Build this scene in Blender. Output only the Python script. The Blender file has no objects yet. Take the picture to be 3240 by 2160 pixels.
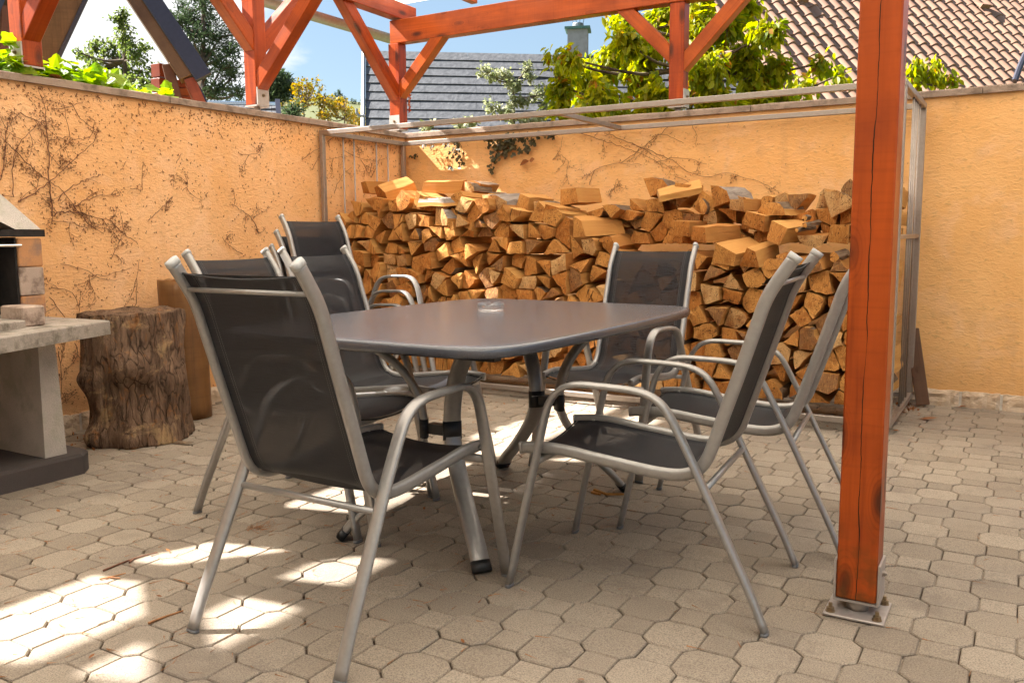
import bpy, math, random
from mathutils import Vector, Matrix, noise
random.seed(7)
rnd = random.random
def U(a, b): return a + (b - a) * rnd()
S = bpy.context.scene
COL = S.collection

# ------------------------------------------------------------------ camera
H = 1.05
F, YAW, PITCH, ROLL = 2746.0, 0.53408, 0.12340, 0.00724
_f = Vector((-math.sin(YAW) * math.cos(PITCH), math.cos(YAW) * math.cos(PITCH), -math.sin(PITCH)))
_r = Vector((math.cos(YAW), math.sin(YAW), 0))
_d = _f.cross(_r)
_r2 = math.cos(ROLL) * _r + math.sin(ROLL) * _d
_d2 = -math.sin(ROLL) * _r + math.cos(ROLL) * _d
camd = bpy.data.cameras.new('camera')
camd.sensor_width = 36; camd.lens = F / 3240 * 36
camd.clip_start = 0.05; camd.clip_end = 3000
cam = bpy.data.objects.new('camera', camd); COL.objects.link(cam)
M = Matrix.Identity(4)
for i in range(3):
    M[i][0] = _r2[i]; M[i][1] = -_d2[i]; M[i][2] = -_f[i]
M[2][3] = H
cam.matrix_world = M
S.camera = cam
camd.dof.use_dof = False

def ray(u, v): return _r2 * ((u - 1620) / F) + _d2 * ((v - 1080) / F) + _f
def onz(u, v, z=0.0):
    q = ray(u, v); return Vector((0, 0, H)) + q * ((z - H) / q.z)
def ony(u, v, y):
    q = ray(u, v); return Vector((0, 0, H)) + q * (y / q.y)
def onx(u, v, x):
    q = ray(u, v); return Vector((0, 0, H)) + q * (x / q.x)
def fwd(u, v, dist):
    return Vector((0, 0, H)) + ray(u, v) * dist
def proj(p):
    p = Vector(p) - Vector((0, 0, H)); z = p.dot(_f)
    if z < 0.05: return None
    return (1620 + F * p.dot(_r2) / z, 1080 + F * p.dot(_d2) / z, z)

# ------------------------------------------------------------------ light
SUNV = Vector((-1.0, -0.27, 0.96)).normalized()
elev = math.asin(SUNV.z); azim = math.atan2(SUNV.x, SUNV.y)
W = bpy.data.worlds.new('World'); S.world = W; W.use_nodes = True
def build_world():
    nt = W.node_tree; N = nt.nodes; L = nt.links; N.clear()
    out = N.new('ShaderNodeOutputWorld'); bg = N.new('ShaderNodeBackground')
    sky = N.new('ShaderNodeTexSky'); sky.sky_type = 'NISHITA'; sky.sun_disc = False
    sky.sun_elevation = elev; sky.sun_rotation = azim
    sky.air_density = 1.3; sky.dust_density = 0.4; sky.ozone_density = 3.0
    tc = N.new('ShaderNodeTexCoord')
    # clouds: noise on the sky direction, flattened towards the horizon
    sep = N.new('ShaderNodeSeparateXYZ'); L.new(tc.outputs['Generated'], sep.inputs[0])
    ad = N.new('ShaderNodeMath'); ad.operation = 'ADD'; ad.inputs[1].default_value = 0.22
    L.new(sep.outputs['Z'], ad.inputs[0])
    mx = N.new('ShaderNodeMath'); mx.operation = 'MAXIMUM'; mx.inputs[1].default_value = 0.05; L.new(ad.outputs[0], mx.inputs[0])
    dx = N.new('ShaderNodeMath'); dx.operation = 'DIVIDE'; L.new(sep.outputs['X'], dx.inputs[0]); L.new(mx.outputs[0], dx.inputs[1])
    dy = N.new('ShaderNodeMath'); dy.operation = 'DIVIDE'; L.new(sep.outputs['Y'], dy.inputs[0]); L.new(mx.outputs[0], dy.inputs[1])
    cmb = N.new('ShaderNodeCombineXYZ'); L.new(dx.outputs[0], cmb.inputs[0]); L.new(dy.outputs[0], cmb.inputs[1])
    cmb.inputs[2].default_value = 3.1
    nz = N.new('ShaderNodeTexNoise'); nz.inputs['Scale'].default_value = 1.15; nz.inputs['Detail'].default_value = 9
    nz.inputs['Roughness'].default_value = 0.55
    L.new(cmb.outputs[0], nz.inputs['Vector'])
    # cloudier towards the west (left)
    mw = N.new('ShaderNodeMapRange'); mw.inputs['From Min'].default_value = -0.35; mw.inputs['From Max'].default_value = -0.85
    mw.inputs['To Min'].default_value = -0.04; mw.inputs['To Max'].default_value = 0.13
    L.new(sep.outputs['X'], mw.inputs['Value'])
    sm = N.new('ShaderNodeMath'); sm.operation = 'ADD'; L.new(nz.outputs['Fac'], sm.inputs[0]); L.new(mw.outputs[0], sm.inputs[1])
    cr = N.new('ShaderNodeMapRange'); cr.interpolation_type = 'SMOOTHSTEP'
    cr.inputs['From Min'].default_value = 0.50; cr.inputs['From Max'].default_value = 0.62
    L.new(sm.outputs[0], cr.inputs['Value'])
    gain = N.new('ShaderNodeMix'); gain.data_type = 'RGBA'; gain.blend_type = 'MULTIPLY'; gain.inputs[0].default_value = 1
    L.new(sky.outputs[0], gain.inputs[6]); gain.inputs[7].default_value = (.52, .53, .55, 1)
    mix = N.new('ShaderNodeMix'); mix.data_type = 'RGBA'
    pale = N.new('ShaderNodeMix'); pale.data_type = 'RGBA'; pale.inputs[0].default_value = .38; pale.inputs[7].default_value = (2.0, 2.65, 3.3, 1)
    L.new(gain.outputs[2], pale.inputs[6]); L.new(cr.outputs[0], mix.inputs[0]); L.new(pale.outputs[2], mix.inputs[6])
    mix.inputs[7].default_value = (CLOUD * 1.0, CLOUD * 1.0, CLOUD * 1.02, 1)
    L.new(mix.outputs[2], bg.inputs['Color']); bg.inputs['Strength'].default_value = 0.06
    L.new(bg.outputs[0], out.inputs['Surface'])
CLOUD = 4.2
build_world()
sl = bpy.data.lights.new('sun', 'SUN'); sl.energy = 5.0; sl.angle = math.radians(0.7); sl.color = (1.0, 0.95, 0.88)
so = bpy.data.objects.new('sun', sl); COL.objects.link(so)
so.rotation_euler = SUNV.to_track_quat('Z', 'Y').to_euler(); so.location = (-20, 10, 30)
S.view_settings.view_transform = 'Standard'; S.view_settings.look = 'None'
S.view_settings.gamma = 1; S.view_settings.use_curve_mapping = False
S.view_settings.exposure = 2.3
S.cycles.max_bounces = 8; S.cycles.transparent_max_bounces = 24; S.cycles.diffuse_bounces = 5
S.cycles.caustics_reflective = False; S.cycles.caustics_refractive = False
S.cycles.use_denoising = True

# ------------------------------------------------------------------ material helpers
MATS = {}
class NT:
    def __init__(s, name):
        s.m = bpy.data.materials.new(name); s.m.use_nodes = True
        s.n = s.m.node_tree.nodes; s.l = s.m.node_tree.links
        s.b = s.n['Principled BSDF']; s.o = s.n['Material Output']
        s.tc = s.n.new('ShaderNodeTexCoord')
        MATS[name] = s.m
    def put(s, sock, v):
        if hasattr(v, 'is_output') and v.is_output: s.l.new(v, sock)
        else:
            try: sock.default_value = v
            except Exception: sock.default_value = (*v, 1)
    def P(s, **k):
        for a, v in k.items():
            s.put(s.b.inputs[{'color': 'Base Color', 'rough': 'Roughness', 'metal': 'Metallic', 'spec': 'Specular IOR Level',
                              'coat': 'Coat Weight', 'coatr': 'Coat Roughness', 'normal': 'Normal', 'trans': 'Transmission Weight', 'ior': 'IOR', 'alpha': 'Alpha', 'sub': 'Subsurface Weight'}[a]], v)
        return s
    def map(s, src='Object', scale=(1, 1, 1), rot=(0, 0, 0), loc=(0, 0, 0)):
        n = s.n.new('ShaderNodeMapping'); s.l.new(s.tc.outputs[src], n.inputs[0])
        n.inputs['Scale'].default_value = scale; n.inputs['Rotation'].default_value = rot; n.inputs['Location'].default_value = loc
        return n.outputs[0]
    def world(s, scale=(1, 1, 1)):
        g = s.n.new('ShaderNodeNewGeometry'); n = s.n.new('ShaderNodeMapping'); s.l.new(g.outputs['Position'], n.inputs[0])
        n.inputs['Scale'].default_value = scale; return n.outputs[0]
    def noise(s, vec, scale, detail=4, rough=.55, dist=0.0):
        n = s.n.new('ShaderNodeTexNoise'); n.inputs['Scale'].default_value = scale; n.inputs['Detail'].default_value = detail
        n.inputs['Roughness'].default_value = rough; n.inputs['Distortion'].default_value = dist
        if vec is not None: s.l.new(vec, n.inputs['Vector'])
        return n.outputs['Fac']
    def vor(s, vec, scale, feature='F1', rnd_=1.0):
        n = s.n.new('ShaderNodeTexVoronoi'); n.feature = feature; n.inputs['Scale'].default_value = scale
        n.inputs['Randomness'].default_value = rnd_
        s.l.new(vec, n.inputs['Vector']); return n.outputs['Distance']
    def wave(s, vec, scale, dist=2.0, kind='RINGS', d='Y', detail=2):
        n = s.n.new('ShaderNodeTexWave'); n.wave_type = kind
        if kind == 'RINGS': n.rings_direction = d
        else: n.bands_direction = d
        n.inputs['Scale'].default_value = scale; n.inputs['Distortion'].default_value = dist; n.inputs['Detail'].default_value = detail
        s.l.new(vec, n.inputs['Vector']); return n.outputs['Fac']
    def rmp(s, v, a, b, c=0.0, d=1.0):
        n = s.n.new('ShaderNodeMapRange'); s.put(n.inputs['Value'], v)
        n.inputs['From Min'].default_value = a; n.inputs['From Max'].default_value = b
        n.inputs['To Min'].default_value = c; n.inputs['To Max'].default_value = d; return n.outputs[0]
    def mix(s, f, a, b, mode='MIX'):
        n = s.n.new('ShaderNodeMix'); n.data_type = 'RGBA'; n.blend_type = mode
        for i, v in ((0, f), (6, a), (7, b)):
            if hasattr(v, 'is_output'): s.l.new(v, n.inputs[i])
            elif i == 0: n.inputs[0].default_value = v
            else: n.inputs[i].default_value = (v[0], v[1], v[2], 1)
        return n.outputs[2]
    def math(s, op, a, b=0.0):
        n = s.n.new('ShaderNodeMath'); n.operation = op; s.put(n.inputs[0], a); s.put(n.inputs[1], b); return n.outputs[0]
    def bump(s, h, strength=.5, dist=.01, prev=None):
        n = s.n.new('ShaderNodeBump'); n.inputs['Strength'].default_value = strength; n.inputs['Distance'].default_value = dist
        s.l.new(h, n.inputs['Height'])
        if prev is not None: s.l.new(prev, n.inputs['Normal'])
        return n.outputs[0]
    def objrand(s):
        n = s.n.new('ShaderNodeObjectInfo'); return n.outputs['Random']
    def island(s):
        n = s.n.new('ShaderNodeNewGeometry'); return n.outputs['Random Per Island']
    def hsv(s, col, h=.5, sat=1.0, v=1.0):
        n = s.n.new('ShaderNodeHueSaturation'); s.put(n.inputs['Hue'], h); s.put(n.inputs['Saturation'], sat); s.put(n.inputs['Value'], v)
        s.l.new(col, n.inputs['Color']) if hasattr(col, 'is_output') else s.put(n.inputs['Color'], (*col, 1))
        return n.outputs[0]

def flat(name, col, rough=.6, metal=0.0, var=.12, nscale=30, bump=.1, bdist=.003, **k):
    t = NT(name); v = t.map()
    n = t.noise(v, nscale, 4)
    c = t.mix(t.rmp(n, .3, .7), [x * (1 - var) for x in col], [min(1, x * (1 + var)) for x in col])
    t.P(color=c, rough=rough, metal=metal, normal=t.bump(n, bump, bdist), **k); return t.m

# stucco -------------------------------------------------------------
def m_stucco(name, col):
    t = NT(name)
    w = t.world((1, 1, 1)); st = t.world((26, 26, 60))
    big = t.noise(w, 1.6, 3); med = t.noise(w, 7, 4); fine = t.noise(w, 120, 3)
    drag = t.noise(st, 1.0, 5, .6, .8)
    c = t.mix(t.rmp(big, .3, .7), [min(1, col[0] * 1.03), col[1] * 1.06, col[2] * 1.14], [col[0] * .92, col[1] * .85, col[2] * .74])
    rs = t.noise(t.world((9, 9, .9)), 1.0, 4, .6); c = t.mix(t.rmp(rs, .60, .74, 0, .28), c, (.55, .30, .15))
    c = t.mix(t.rmp(med, .56, .80, 0, .5), c, (.58, .33, .16))
    blo = t.noise(w, 3.3, 6, .65, .6); c = t.mix(t.rmp(blo, .50, .62, 0, .30), c, (.88, .58, .36))
    c = t.mix(t.rmp(drag, .56, .70, 0, .42), c, [x * .52 for x in col])
    # darker towards the ground and again just under the coping, edges broken by noise
    g = t.n.new('ShaderNodeNewGeometry'); sp = t.n.new('ShaderNodeSeparateXYZ'); t.l.new(g.outputs['Position'], sp.inputs[0])
    low = t.rmp(t.math('ADD', sp.outputs['Z'], t.rmp(med, 0, 1, -.15, .15)), .35, .05, 0, .30)
    c = t.mix(low, c, (.42, .25, .12))
    hi = t.rmp(t.math('ADD', sp.outputs['Z'], t.rmp(med, 0, 1, -.10, .10)), 1.74, 1.86, 0, .35)
    c = t.mix(hi, c, (.36, .22, .11))
    n1 = t.bump(fine, .35, .004)
    n2 = t.bump(drag, .75, .008, n1)
    t.P(color=c, rough=.92, spec=.2, normal=n2); return t.m
M_STUC = m_stucco('orange_stucco', (.84, .475, .215))
M_STUC2 = m_stucco('orange_stucco_right', (.86, .49, .195))

def m_concrete(name, col, spk=.5, scale=1.0, rough=.9, bump=.5, moss=None):
    t = NT(name); w = t.world((1, 1, 1))
    big = t.noise(w, 4 * scale, 5); fine = t.noise(w, 190 * scale, 3, .7); sp = t.vor(w, 150 * scale)
    c = t.mix(t.rmp(big, .3, .72), [x * .78 for x in col], [min(1, x * 1.15) for x in col])
    c = t.mix(t.rmp(fine, .35, .7, 0, .5), c, [x * .72 for x in col])
    c = t.mix(t.rmp(sp, .22, .10, 0, spk), c, [min(1, x * 1.9) for x in col])
    if moss: c = t.mix(t.rmp(t.noise(w, 11, 6, .65), .48, .64, 0, .85), c, moss)
    t.P(color=c, rough=rough, spec=.25, normal=t.bump(fine, bump, .003)); return t.m
M_COPE = m_concrete('coping_concrete', (.36, .27, .21), .3, moss=(.16, .12, .09))
M_SAND = m_concrete('joint_sand', (.10, .068, .045), .2)
M_WORK = m_concrete('washed_concrete', (.36, .31, .26), .8, moss=(.10, .085, .06))
M_SLAB = m_concrete('dark_slab_concrete', (.085, .07, .065), .3)
M_RENDERW = m_concrete('rough_white_render', (.56, .50, .44), .3, bump=1.2, moss=(.40, .37, .30))

def m_paver():
    t = NT('paver_concrete'); w = t.world((1, 1, 1))
    r = t.math('FRACT', t.math('ADD', t.objrand(), t.island()))
    big = t.noise(w, 1.3, 3); med = t.noise(w, 11, 5); fine = t.noise(w, 260, 3, .7); sp = t.vor(w, 230)
    c = t.mix(t.rmp(r, 0, 1), (.285, .23, .172), (.435, .36, .275))
    c = t.mix(t.rmp(big, .35, .65, 0, .45), c, (.33, .28, .23))
    c = t.mix(t.rmp(med, .56, .78, 0, .55), c, (.17, .135, .105))
    c = t.mix(t.rmp(fine, .42, .62, 0, .7), c, (.13, .103, .08))
    st_ = t.noise(w, 2.6, 6, .7, .4); c = t.mix(t.rmp(st_, .54, .66, 0, .5), c, (.17, .135, .11))
    c = t.mix(t.rmp(sp, .16, .07, 0, .8), c, (.66, .60, .50))
    c = t.mix(t.rmp(t.noise(w, 5.2, 3), .70, .76, 0, .35), c, (.36, .17, .06))
    n1 = t.bump(fine, .7, .0022); n2 = t.bump(med, .35, .004, n1)
    t.P(color=c, rough=.86, spec=.25, normal=n2); return t.m
M_PAVE = m_paver()

def m_stone():
    t = NT('split_face_stone'); w = t.world((1, 1, 1.6)); r = t.objrand()
    n = t.noise(w, 16, 6, .6, .6); n2 = t.noise(w, 70, 4)
    c = t.mix(t.rmp(n, .3, .7), (.70, .55, .40), (.50, .34, .21))
    c = t.mix(t.rmp(r, 0, 1, 0, .25), c, (.55, .45, .36))
    t.P(color=c, rough=.9, normal=t.bump(n, .9, .02, t.bump(n2, .5, .004))); return t.m
M_STONE = m_stone()
M_MORTAR = flat('white_mortar', (.62, .55, .47), .9, var=.15)

# timber ---------------------------------------------------------------
def m_stain(name, lo, hi, knot=True, crack=False):
    t = NT(name)
    g = t.map('Object', (1, 1, 1))
    st = t.map('Object', (22, 22, 1.1)); st2 = t.map('Object', (90, 90, 3.0)); cross = t.map('Object', (3, 3, 70))
    r = t.objrand()
    mp = t.n.new('ShaderNodeVectorMath'); mp.operation = 'ADD'; t.l.new(st, mp.inputs[0])
    cb = t.n.new('ShaderNodeCombineXYZ'); t.l.new(t.math('MULTIPLY', r, 37.0), cb.inputs[2]); t.l.new(cb.outputs[0], mp.inputs[1])
    n = t.noise(mp.outputs[0], 1.0, 5, .6, 1.2); n2 = t.noise(st2, 1.0, 3); n3 = t.noise(g, 5, 4); n4 = t.noise(cross, 1.0, 2)
    c = t.mix(t.rmp(n, .3, .7), lo, hi)
    c = t.mix(t.rmp(t.math('FRACT', t.math('MULTIPLY', r, 5.3)), .35, 1, 0, .5), c, [min(.7, hi[0] * 1.4), hi[1] * 2.1, hi[2] * 1.6])
    c = t.mix(t.rmp(n3, .45, .75, 0, .5), c, [lo[0] * .5, lo[1] * .45, lo[2] * .5])
    c = t.mix(t.rmp(n2, .55, .75, 0, .35), c, [lo[0] * .55, lo[1] * .5, lo[2] * .5])
    c = t.mix(t.rmp(n4, .52, .72, 0, .16), c, [lo[0] * .45, lo[1] * .4, lo[2] * .5])
    h = n
    if knot:
        kv = t.n.new('ShaderNodeVectorMath'); kv.operation = 'ADD'; t.l.new(t.map('Object', (9, 9, 3.4)), kv.inputs[0])
        t.l.new(cb.outputs[0], kv.inputs[1])
        k = t.vor(kv.outputs[0], 1.0)
        kd = t.rmp(t.math('ADD', k, t.rmp(n2, 0, 1, -.03, .03)), .24, .10)
        c = t.mix(t.math('MULTIPLY', kd, .85), c, (.045, .016, .008))
        ring = t.rmp(t.math('SINE', t.math('MULTIPLY', k, 95.0)), 0, 1, 0, .35)
        c = t.mix(t.math('MULTIPLY', ring, t.rmp(k, .45, .15)), c, [x * .4 for x in lo])
    if crack:
        sp = t.n.new('ShaderNodeSeparateXYZ'); t.l.new(g, sp.inputs[0])
        wob = t.noise(t.map('Object', (0, 0, 2.1)), 1.0, 5, .6)
        d = t.math('ABSOLUTE', t.math('ADD', sp.outputs['X'], t.rmp(wob, 0, 1, -.017, .020)))
        wd = t.rmp(t.noise(t.map('Object', (0, 0, 4.0)), 1.0, 2), .35, .65, .0004, .0019)
        ck = t.math('LESS_THAN', d, wd)
        front = t.math('LESS_THAN', sp.outputs['Y'], -.045)
        ck = t.math('MULTIPLY', ck, front)
        c = t.mix(ck, c, (.02, .006, .003))
        green = t.math('MULTIPLY', t.rmp(sp.outputs['Z'], -1.02, -1.25, 0, .6), t.rmp(t.noise(g, 26, 4), .40, .62))
        c = t.mix(green, c, (.09, .045, .012))
        h = t.math('SUBTRACT', n, t.math('MULTIPLY', ck, 2.0))
    t.P(color=c, rough=t.rmp(n3, .3, .7, .28, .5), spec=.22, coat=.05, coatr=.3, normal=t.bump(h, .28, .003)); return t.m
M_STAIN = m_stain('red_orange_stained_timber', (.23, .030, .006), (.44, .072, .010))
M_POST = m_stain('front_post_timber', (.25, .033, .006), (.40, .060, .008), True, True)
M_BROWN = m_stain('brown_stained_timber', (.085, .035, .020), (.15, .07, .04), False)
M_MAROON = m_stain('maroon_timber', (.17, .035, .018), (.26, .06, .03), False)

def m_endgrain():
    t = NT('end_grain'); r = t.objrand(); v = t.map('Object', (1, .15, 1))
    rings = t.wave(v, 42, 1.6, 'RINGS', 'Y', 3); n = t.noise(v, 60, 5, .7); big = t.noise(t.map('Object', (1, 1, 1), loc=(3, 1, 2)), 9, 4)
    rad = t.noise(t.map('Object', (180, 3, 30)), 1.0, 3)
    c = t.mix(t.math('FRACT', t.math('MULTIPLY', r, 3.17)), (.60, .29, .080), (.38, .130, .024))
    c = t.mix(t.math('GREATER_THAN', t.math('FRACT', t.math('MULTIPLY', r, 7.31)), .76), c, (.58, .36, .16))
    c = t.mix(t.math('GREATER_THAN', t.math('FRACT', t.math('MULTIPLY', r, 13.7)), .86), c, (.20, .105, .05))
    c = t.mix(t.rmp(rings, .2, .9, 0, .30), c, (.33, .12, .025))
    c = t.mix(t.rmp(n, .45, .8, 0, .55), c, (.30, .12, .03))
    c = t.mix(t.rmp(big, .48, .66, 0, .75), c, (.26, .085, .02))
    c = t.mix(t.rmp(rad, .52, .7, 0, .5), c, (.68, .38, .12)); c = t.mix(t.rmp(rad, .45, .3, 0, .4), c, (.25, .09, .02))
    sp = t.n.new('ShaderNodeSeparateXYZ'); t.l.new(t.map('Object'), sp.inputs[0])
    an = t.math('ARCTAN2', sp.outputs['X'], sp.outputs['Z']); cv = t.n.new('ShaderNodeCombineXYZ'); t.l.new(an, cv.inputs[0]); t.l.new(t.math('MULTIPLY', r, 60.0), cv.inputs[2])
    rr_ = t.math('SQRT', t.math('ADD', t.math('MULTIPLY', sp.outputs['X'], sp.outputs['X']), t.math('MULTIPLY', sp.outputs['Z'], sp.outputs['Z']))); t.l.new(t.math('MULTIPLY', rr_, 6.0), cv.inputs[1])
    ck = t.math('LESS_THAN', t.math('ABSOLUTE', t.math('SUBTRACT', t.noise(cv.outputs[0], 3.2, 2), .5)), .010)
    c = t.mix(t.math('MULTIPLY', ck, .85), c, (.05, .02, .01))
    t.P(color=c, rough=.85, spec=.15, normal=t.bump(n, .8, .005, t.bump(rad, .6, .005))); return t.m
def m_split():
    t = NT('split_wood'); r = t.objrand(); v = t.map('Object', (55, 2.2, 55)); n = t.noise(v, 1.0, 5, .65, .6)
    big = t.noise(t.map('Object'), 7, 3)
    c = t.mix(r, (.56, .30, .09), (.42, .18, .045))
    c = t.mix(t.rmp(n, .42, .72, 0, .6), c, (.38, .16, .04))
    c = t.mix(t.rmp(big, .5, .75, 0, .5), c, (.45, .20, .06))
    t.P(color=c, rough=.8, spec=.2, normal=t.bump(n, .8, .006)); return t.m
def m_bark(name, lo, hi, sc=1.0):
    t = NT(name); v = t.map('Object', (30 * sc, 7 * sc, 30 * sc)); n = t.noise(v, 1.0, 6, .65, .8); b = t.noise(t.map('Object'), 12 * sc, 4)
    c = t.mix(t.rmp(n, .3, .7), lo, hi); c = t.mix(t.rmp(b, .55, .75, 0, .5), c, (.20, .17, .13))
    t.P(color=c, rough=.95, spec=.15, normal=t.bump(n, 1.0, .01)); return t.m
M_END = m_endgrain(); M_SPLIT = m_split()
M_BARK = m_bark('log_bark', (.085, .055, .035), (.25, .17, .11)); M_GBARK = m_bark('grey_bark', (.15, .12, .10), (.38, .32, .27))
M_TRUNK = m_bark('tree_bark', (.06, .045, .035), (.16, .12, .09), .3)

def m_stump():
    t = NT('stump_wood'); w = t.map('Object', (1, 1, 1)); n = t.noise(t.map('Object', (22, 22, 4)), 1.0, 6, .70, .7)
    p = t.noise(w, 5.5, 6, .7, .5); f = t.noise(t.map('Object', (60, 60, 14)), 1.0, 4, .6); q = t.noise(t.map('Object', (20, 20, 9)), 1.0, 6, .72, .8)
    c = t.mix(t.rmp(n, .3, .7), (.10, .060, .040), (.33, .21, .135))
    c = t.mix(t.rmp(p, .56, .64, 0, .8), c, (.50, .33, .17))
    c = t.mix(t.rmp(q, .56, .66, 0, .55), c, (.48, .20, .06))
    c = t.mix(t.rmp(q, .42, .30, 0, .9), c, (.030, .018, .012))
    c = t.mix(t.rmp(f, .5, .7, 0, .4), c, (.12, .07, .045))
    ed = t.n.new('ShaderNodeTexVoronoi'); ed.feature = 'DISTANCE_TO_EDGE'; ed.inputs['Scale'].default_value = 1.0
    wv = t.n.new('ShaderNodeVectorMath'); wv.operation = 'ADD'; t.l.new(t.map('Object', (26, 26, 3.2)), wv.inputs[0]); nn = t.n.new('ShaderNodeTexNoise'); nn.inputs['Scale'].default_value = 9; t.l.new(t.tc.outputs['Object'], nn.inputs['Vector']); t.l.new(nn.outputs['Color'], wv.inputs[1]); t.l.new(wv.outputs[0], ed.inputs['Vector'])
    ckk = t.rmp(ed.outputs['Distance'], .0, .07, 1, 0); c = t.mix(t.math('MULTIPLY', t.math('MULTIPLY', ckk, .8), t.rmp(p, .62, .45)), c, (.022, .013, .009)); q = t.math('SUBTRACT', q, t.math('MULTIPLY', ckk, .25))
    t.P(color=c, rough=.92, spec=.15, normal=t.bump(n, 1.0, .03, t.bump(q, .9, .02, t.bump(f, .8, .006)))); return t.m
M_STUMP = m_stump()
M_OLDLOG = m_stain('debarked_log', (.12, .050, .024), (.19, .075, .030), False)

# metals and fabric ----------------------------------------------------
def m_metal(name, col, rough=.35, metal=.7, scr=.3):
    t = NT(name); v = t.map('Object'); n = t.noise(v, 60, 4); b = t.noise(v, 7, 4)
    c = t.mix(t.rmp(n, .3, .7), [x * .93 for x in col], [min(1, x * 1.06) for x in col])
    c = t.mix(t.rmp(b, .60, .75, 0, scr), c, [col[0] * .75, col[1] * .66, col[2] * .58])
    t.P(color=c, rough=t.rmp(b, .3, .7, rough - .06, rough + .1), metal=metal, normal=t.bump(n, .08, .002)); return t.m
M_ALU = m_metal('silver_painted_tube', (.34, .325, .31), .34, .5, .15)
M_GALV = m_metal('weathered_steel', (.35, .30, .26), .42, .65, .5)
M_LEG = m_metal('table_leg_metal', (.34, .325, .31), .36, .55)
M_PLATE = m_metal('galvanised_plate', (.45, .40, .37), .5, .6, .7)
M_BOLT = m_metal('brass_toned_bolt', (.30, .22, .13), .35, .8)
M_CHROME = m_metal('chrome', (.75, .75, .74), .12, 1.0, 0)
M_BLACK = flat('black_plastic', (.012, .012, .013), .45)
M_SOOT = flat('soot', (.018, .014, .012), .95, var=.4)
M_DMETAL = flat('dark_flashing_metal', (.045, .045, .065), .35, .3)
M_ZINC = flat('zinc_gutter', (.28, .29, .31), .4, .4)

def m_sling():
    t = NT('charcoal_sling_mesh'); uv = t.map('UV', (1, 1, 1))
    sp = t.n.new('ShaderNodeSeparateXYZ'); t.l.new(uv, sp.inputs[0])
    a = t.noise(t.map('UV', (14, 900, 1)), 1.0, 3, .6); b = t.noise(t.map('UV', (700, 20, 1)), 1.0, 2, .6)
    c = t.mix(t.rmp(a, .35, .65), (.006, .0065, .009), (.020, .020, .025))
    c = t.mix(t.rmp(b, .5, .8, 0, .35), c, (.035, .032, .031))
    # stitched hem lines: u runs across in metres
    d1 = t.math('ABSOLUTE', t.math('SUBTRACT', t.math('ABSOLUTE', sp.outputs['X']), .176))
    d2 = t.math('ABSOLUTE', t.math('SUBTRACT', t.math('ABSOLUTE', sp.outputs['X']), .168))
    dash = t.math('GREATER_THAN', t.math('FRACT', t.math('MULTIPLY', sp.outputs['Y'], 160.0)), .35)
    ln = t.math('MULTIPLY', t.math('LESS_THAN', t.math('MINIMUM', d1, d2), .0008), dash)
    c = t.mix(t.math('MULTIPLY', ln, .5), c, (.22, .20, .19))
    lw = t.n.new('ShaderNodeLayerWeight'); lw.inputs[0].default_value = .35
    tr = t.n.new('ShaderNodeBsdfTransparent'); tr.inputs[0].default_value = (.85, .85, .88, 1)
    hem = t.math('GREATER_THAN', t.math('ABSOLUTE', sp.outputs['X']), .165)
    face = t.rmp(lw.outputs['Facing'], 0.0, .75, .11, .01)
    fac = t.math('MULTIPLY', face, t.rmp(hem, 0, 1, 1, .1))
    tl = t.n.new('ShaderNodeBsdfTranslucent'); tl.inputs[0].default_value = (.05, .045, .04, 1)
    m1 = t.n.new('ShaderNodeMixShader'); m1.inputs[0].default_value = .12
    t.P(color=c, rough=.55, spec=.22, normal=t.bump(a, .5, .001, t.bump(b, .3, .001)))
    t.l.new(t.b.outputs[0], m1.inputs[1]); t.l.new(tl.outputs[0], m1.inputs[2])
    m2 = t.n.new('ShaderNodeMixShader'); t.l.new(fac, m2.inputs[0]); t.l.new(m1.outputs[0], m2.inputs[1]); t.l.new(tr.outputs[0], m2.inputs[2])
    t.l.new(m2.outputs[0], t.o.inputs[0]); return t.m
M_SLING = m_sling()
def m_table():
    t = NT('speckled_table_laminate'); v = t.map('Object'); f = t.noise(v, 420, 3, .7); b = t.noise(v, 2, 2, .5); sp = t.vor(v, 330)
    c = t.mix(t.rmp(f, .35, .65), (.048, .052, .066), (.090, .094, .112))
    c = t.mix(t.rmp(sp, .16, .06, 0, .8), c, (.30, .28, .28))
    t.P(color=c, rough=t.rmp(b, .3, .7, .235, .265), spec=.8, normal=t.bump(f, .12, .001)); return t.m
M_TABLE = m_table()
def m_glass():
    t = NT('clear_glass'); t.P(color=(1, 1, 1), rough=.03, trans=1.0, ior=1.45); tr = t.n.new('ShaderNodeBsdfTransparent'); tr.inputs[0].default_value = (.96, .97, .98, 1); m = t.n.new('ShaderNodeMixShader'); m.inputs[0].default_value = .5
    t.l.new(t.b.outputs[0], m.inputs[1]); t.l.new(tr.outputs[0], m.inputs[2]); t.l.new(m.outputs[0], t.o.inputs[0]); return t.m
M_GLASS = m_glass()

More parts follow.
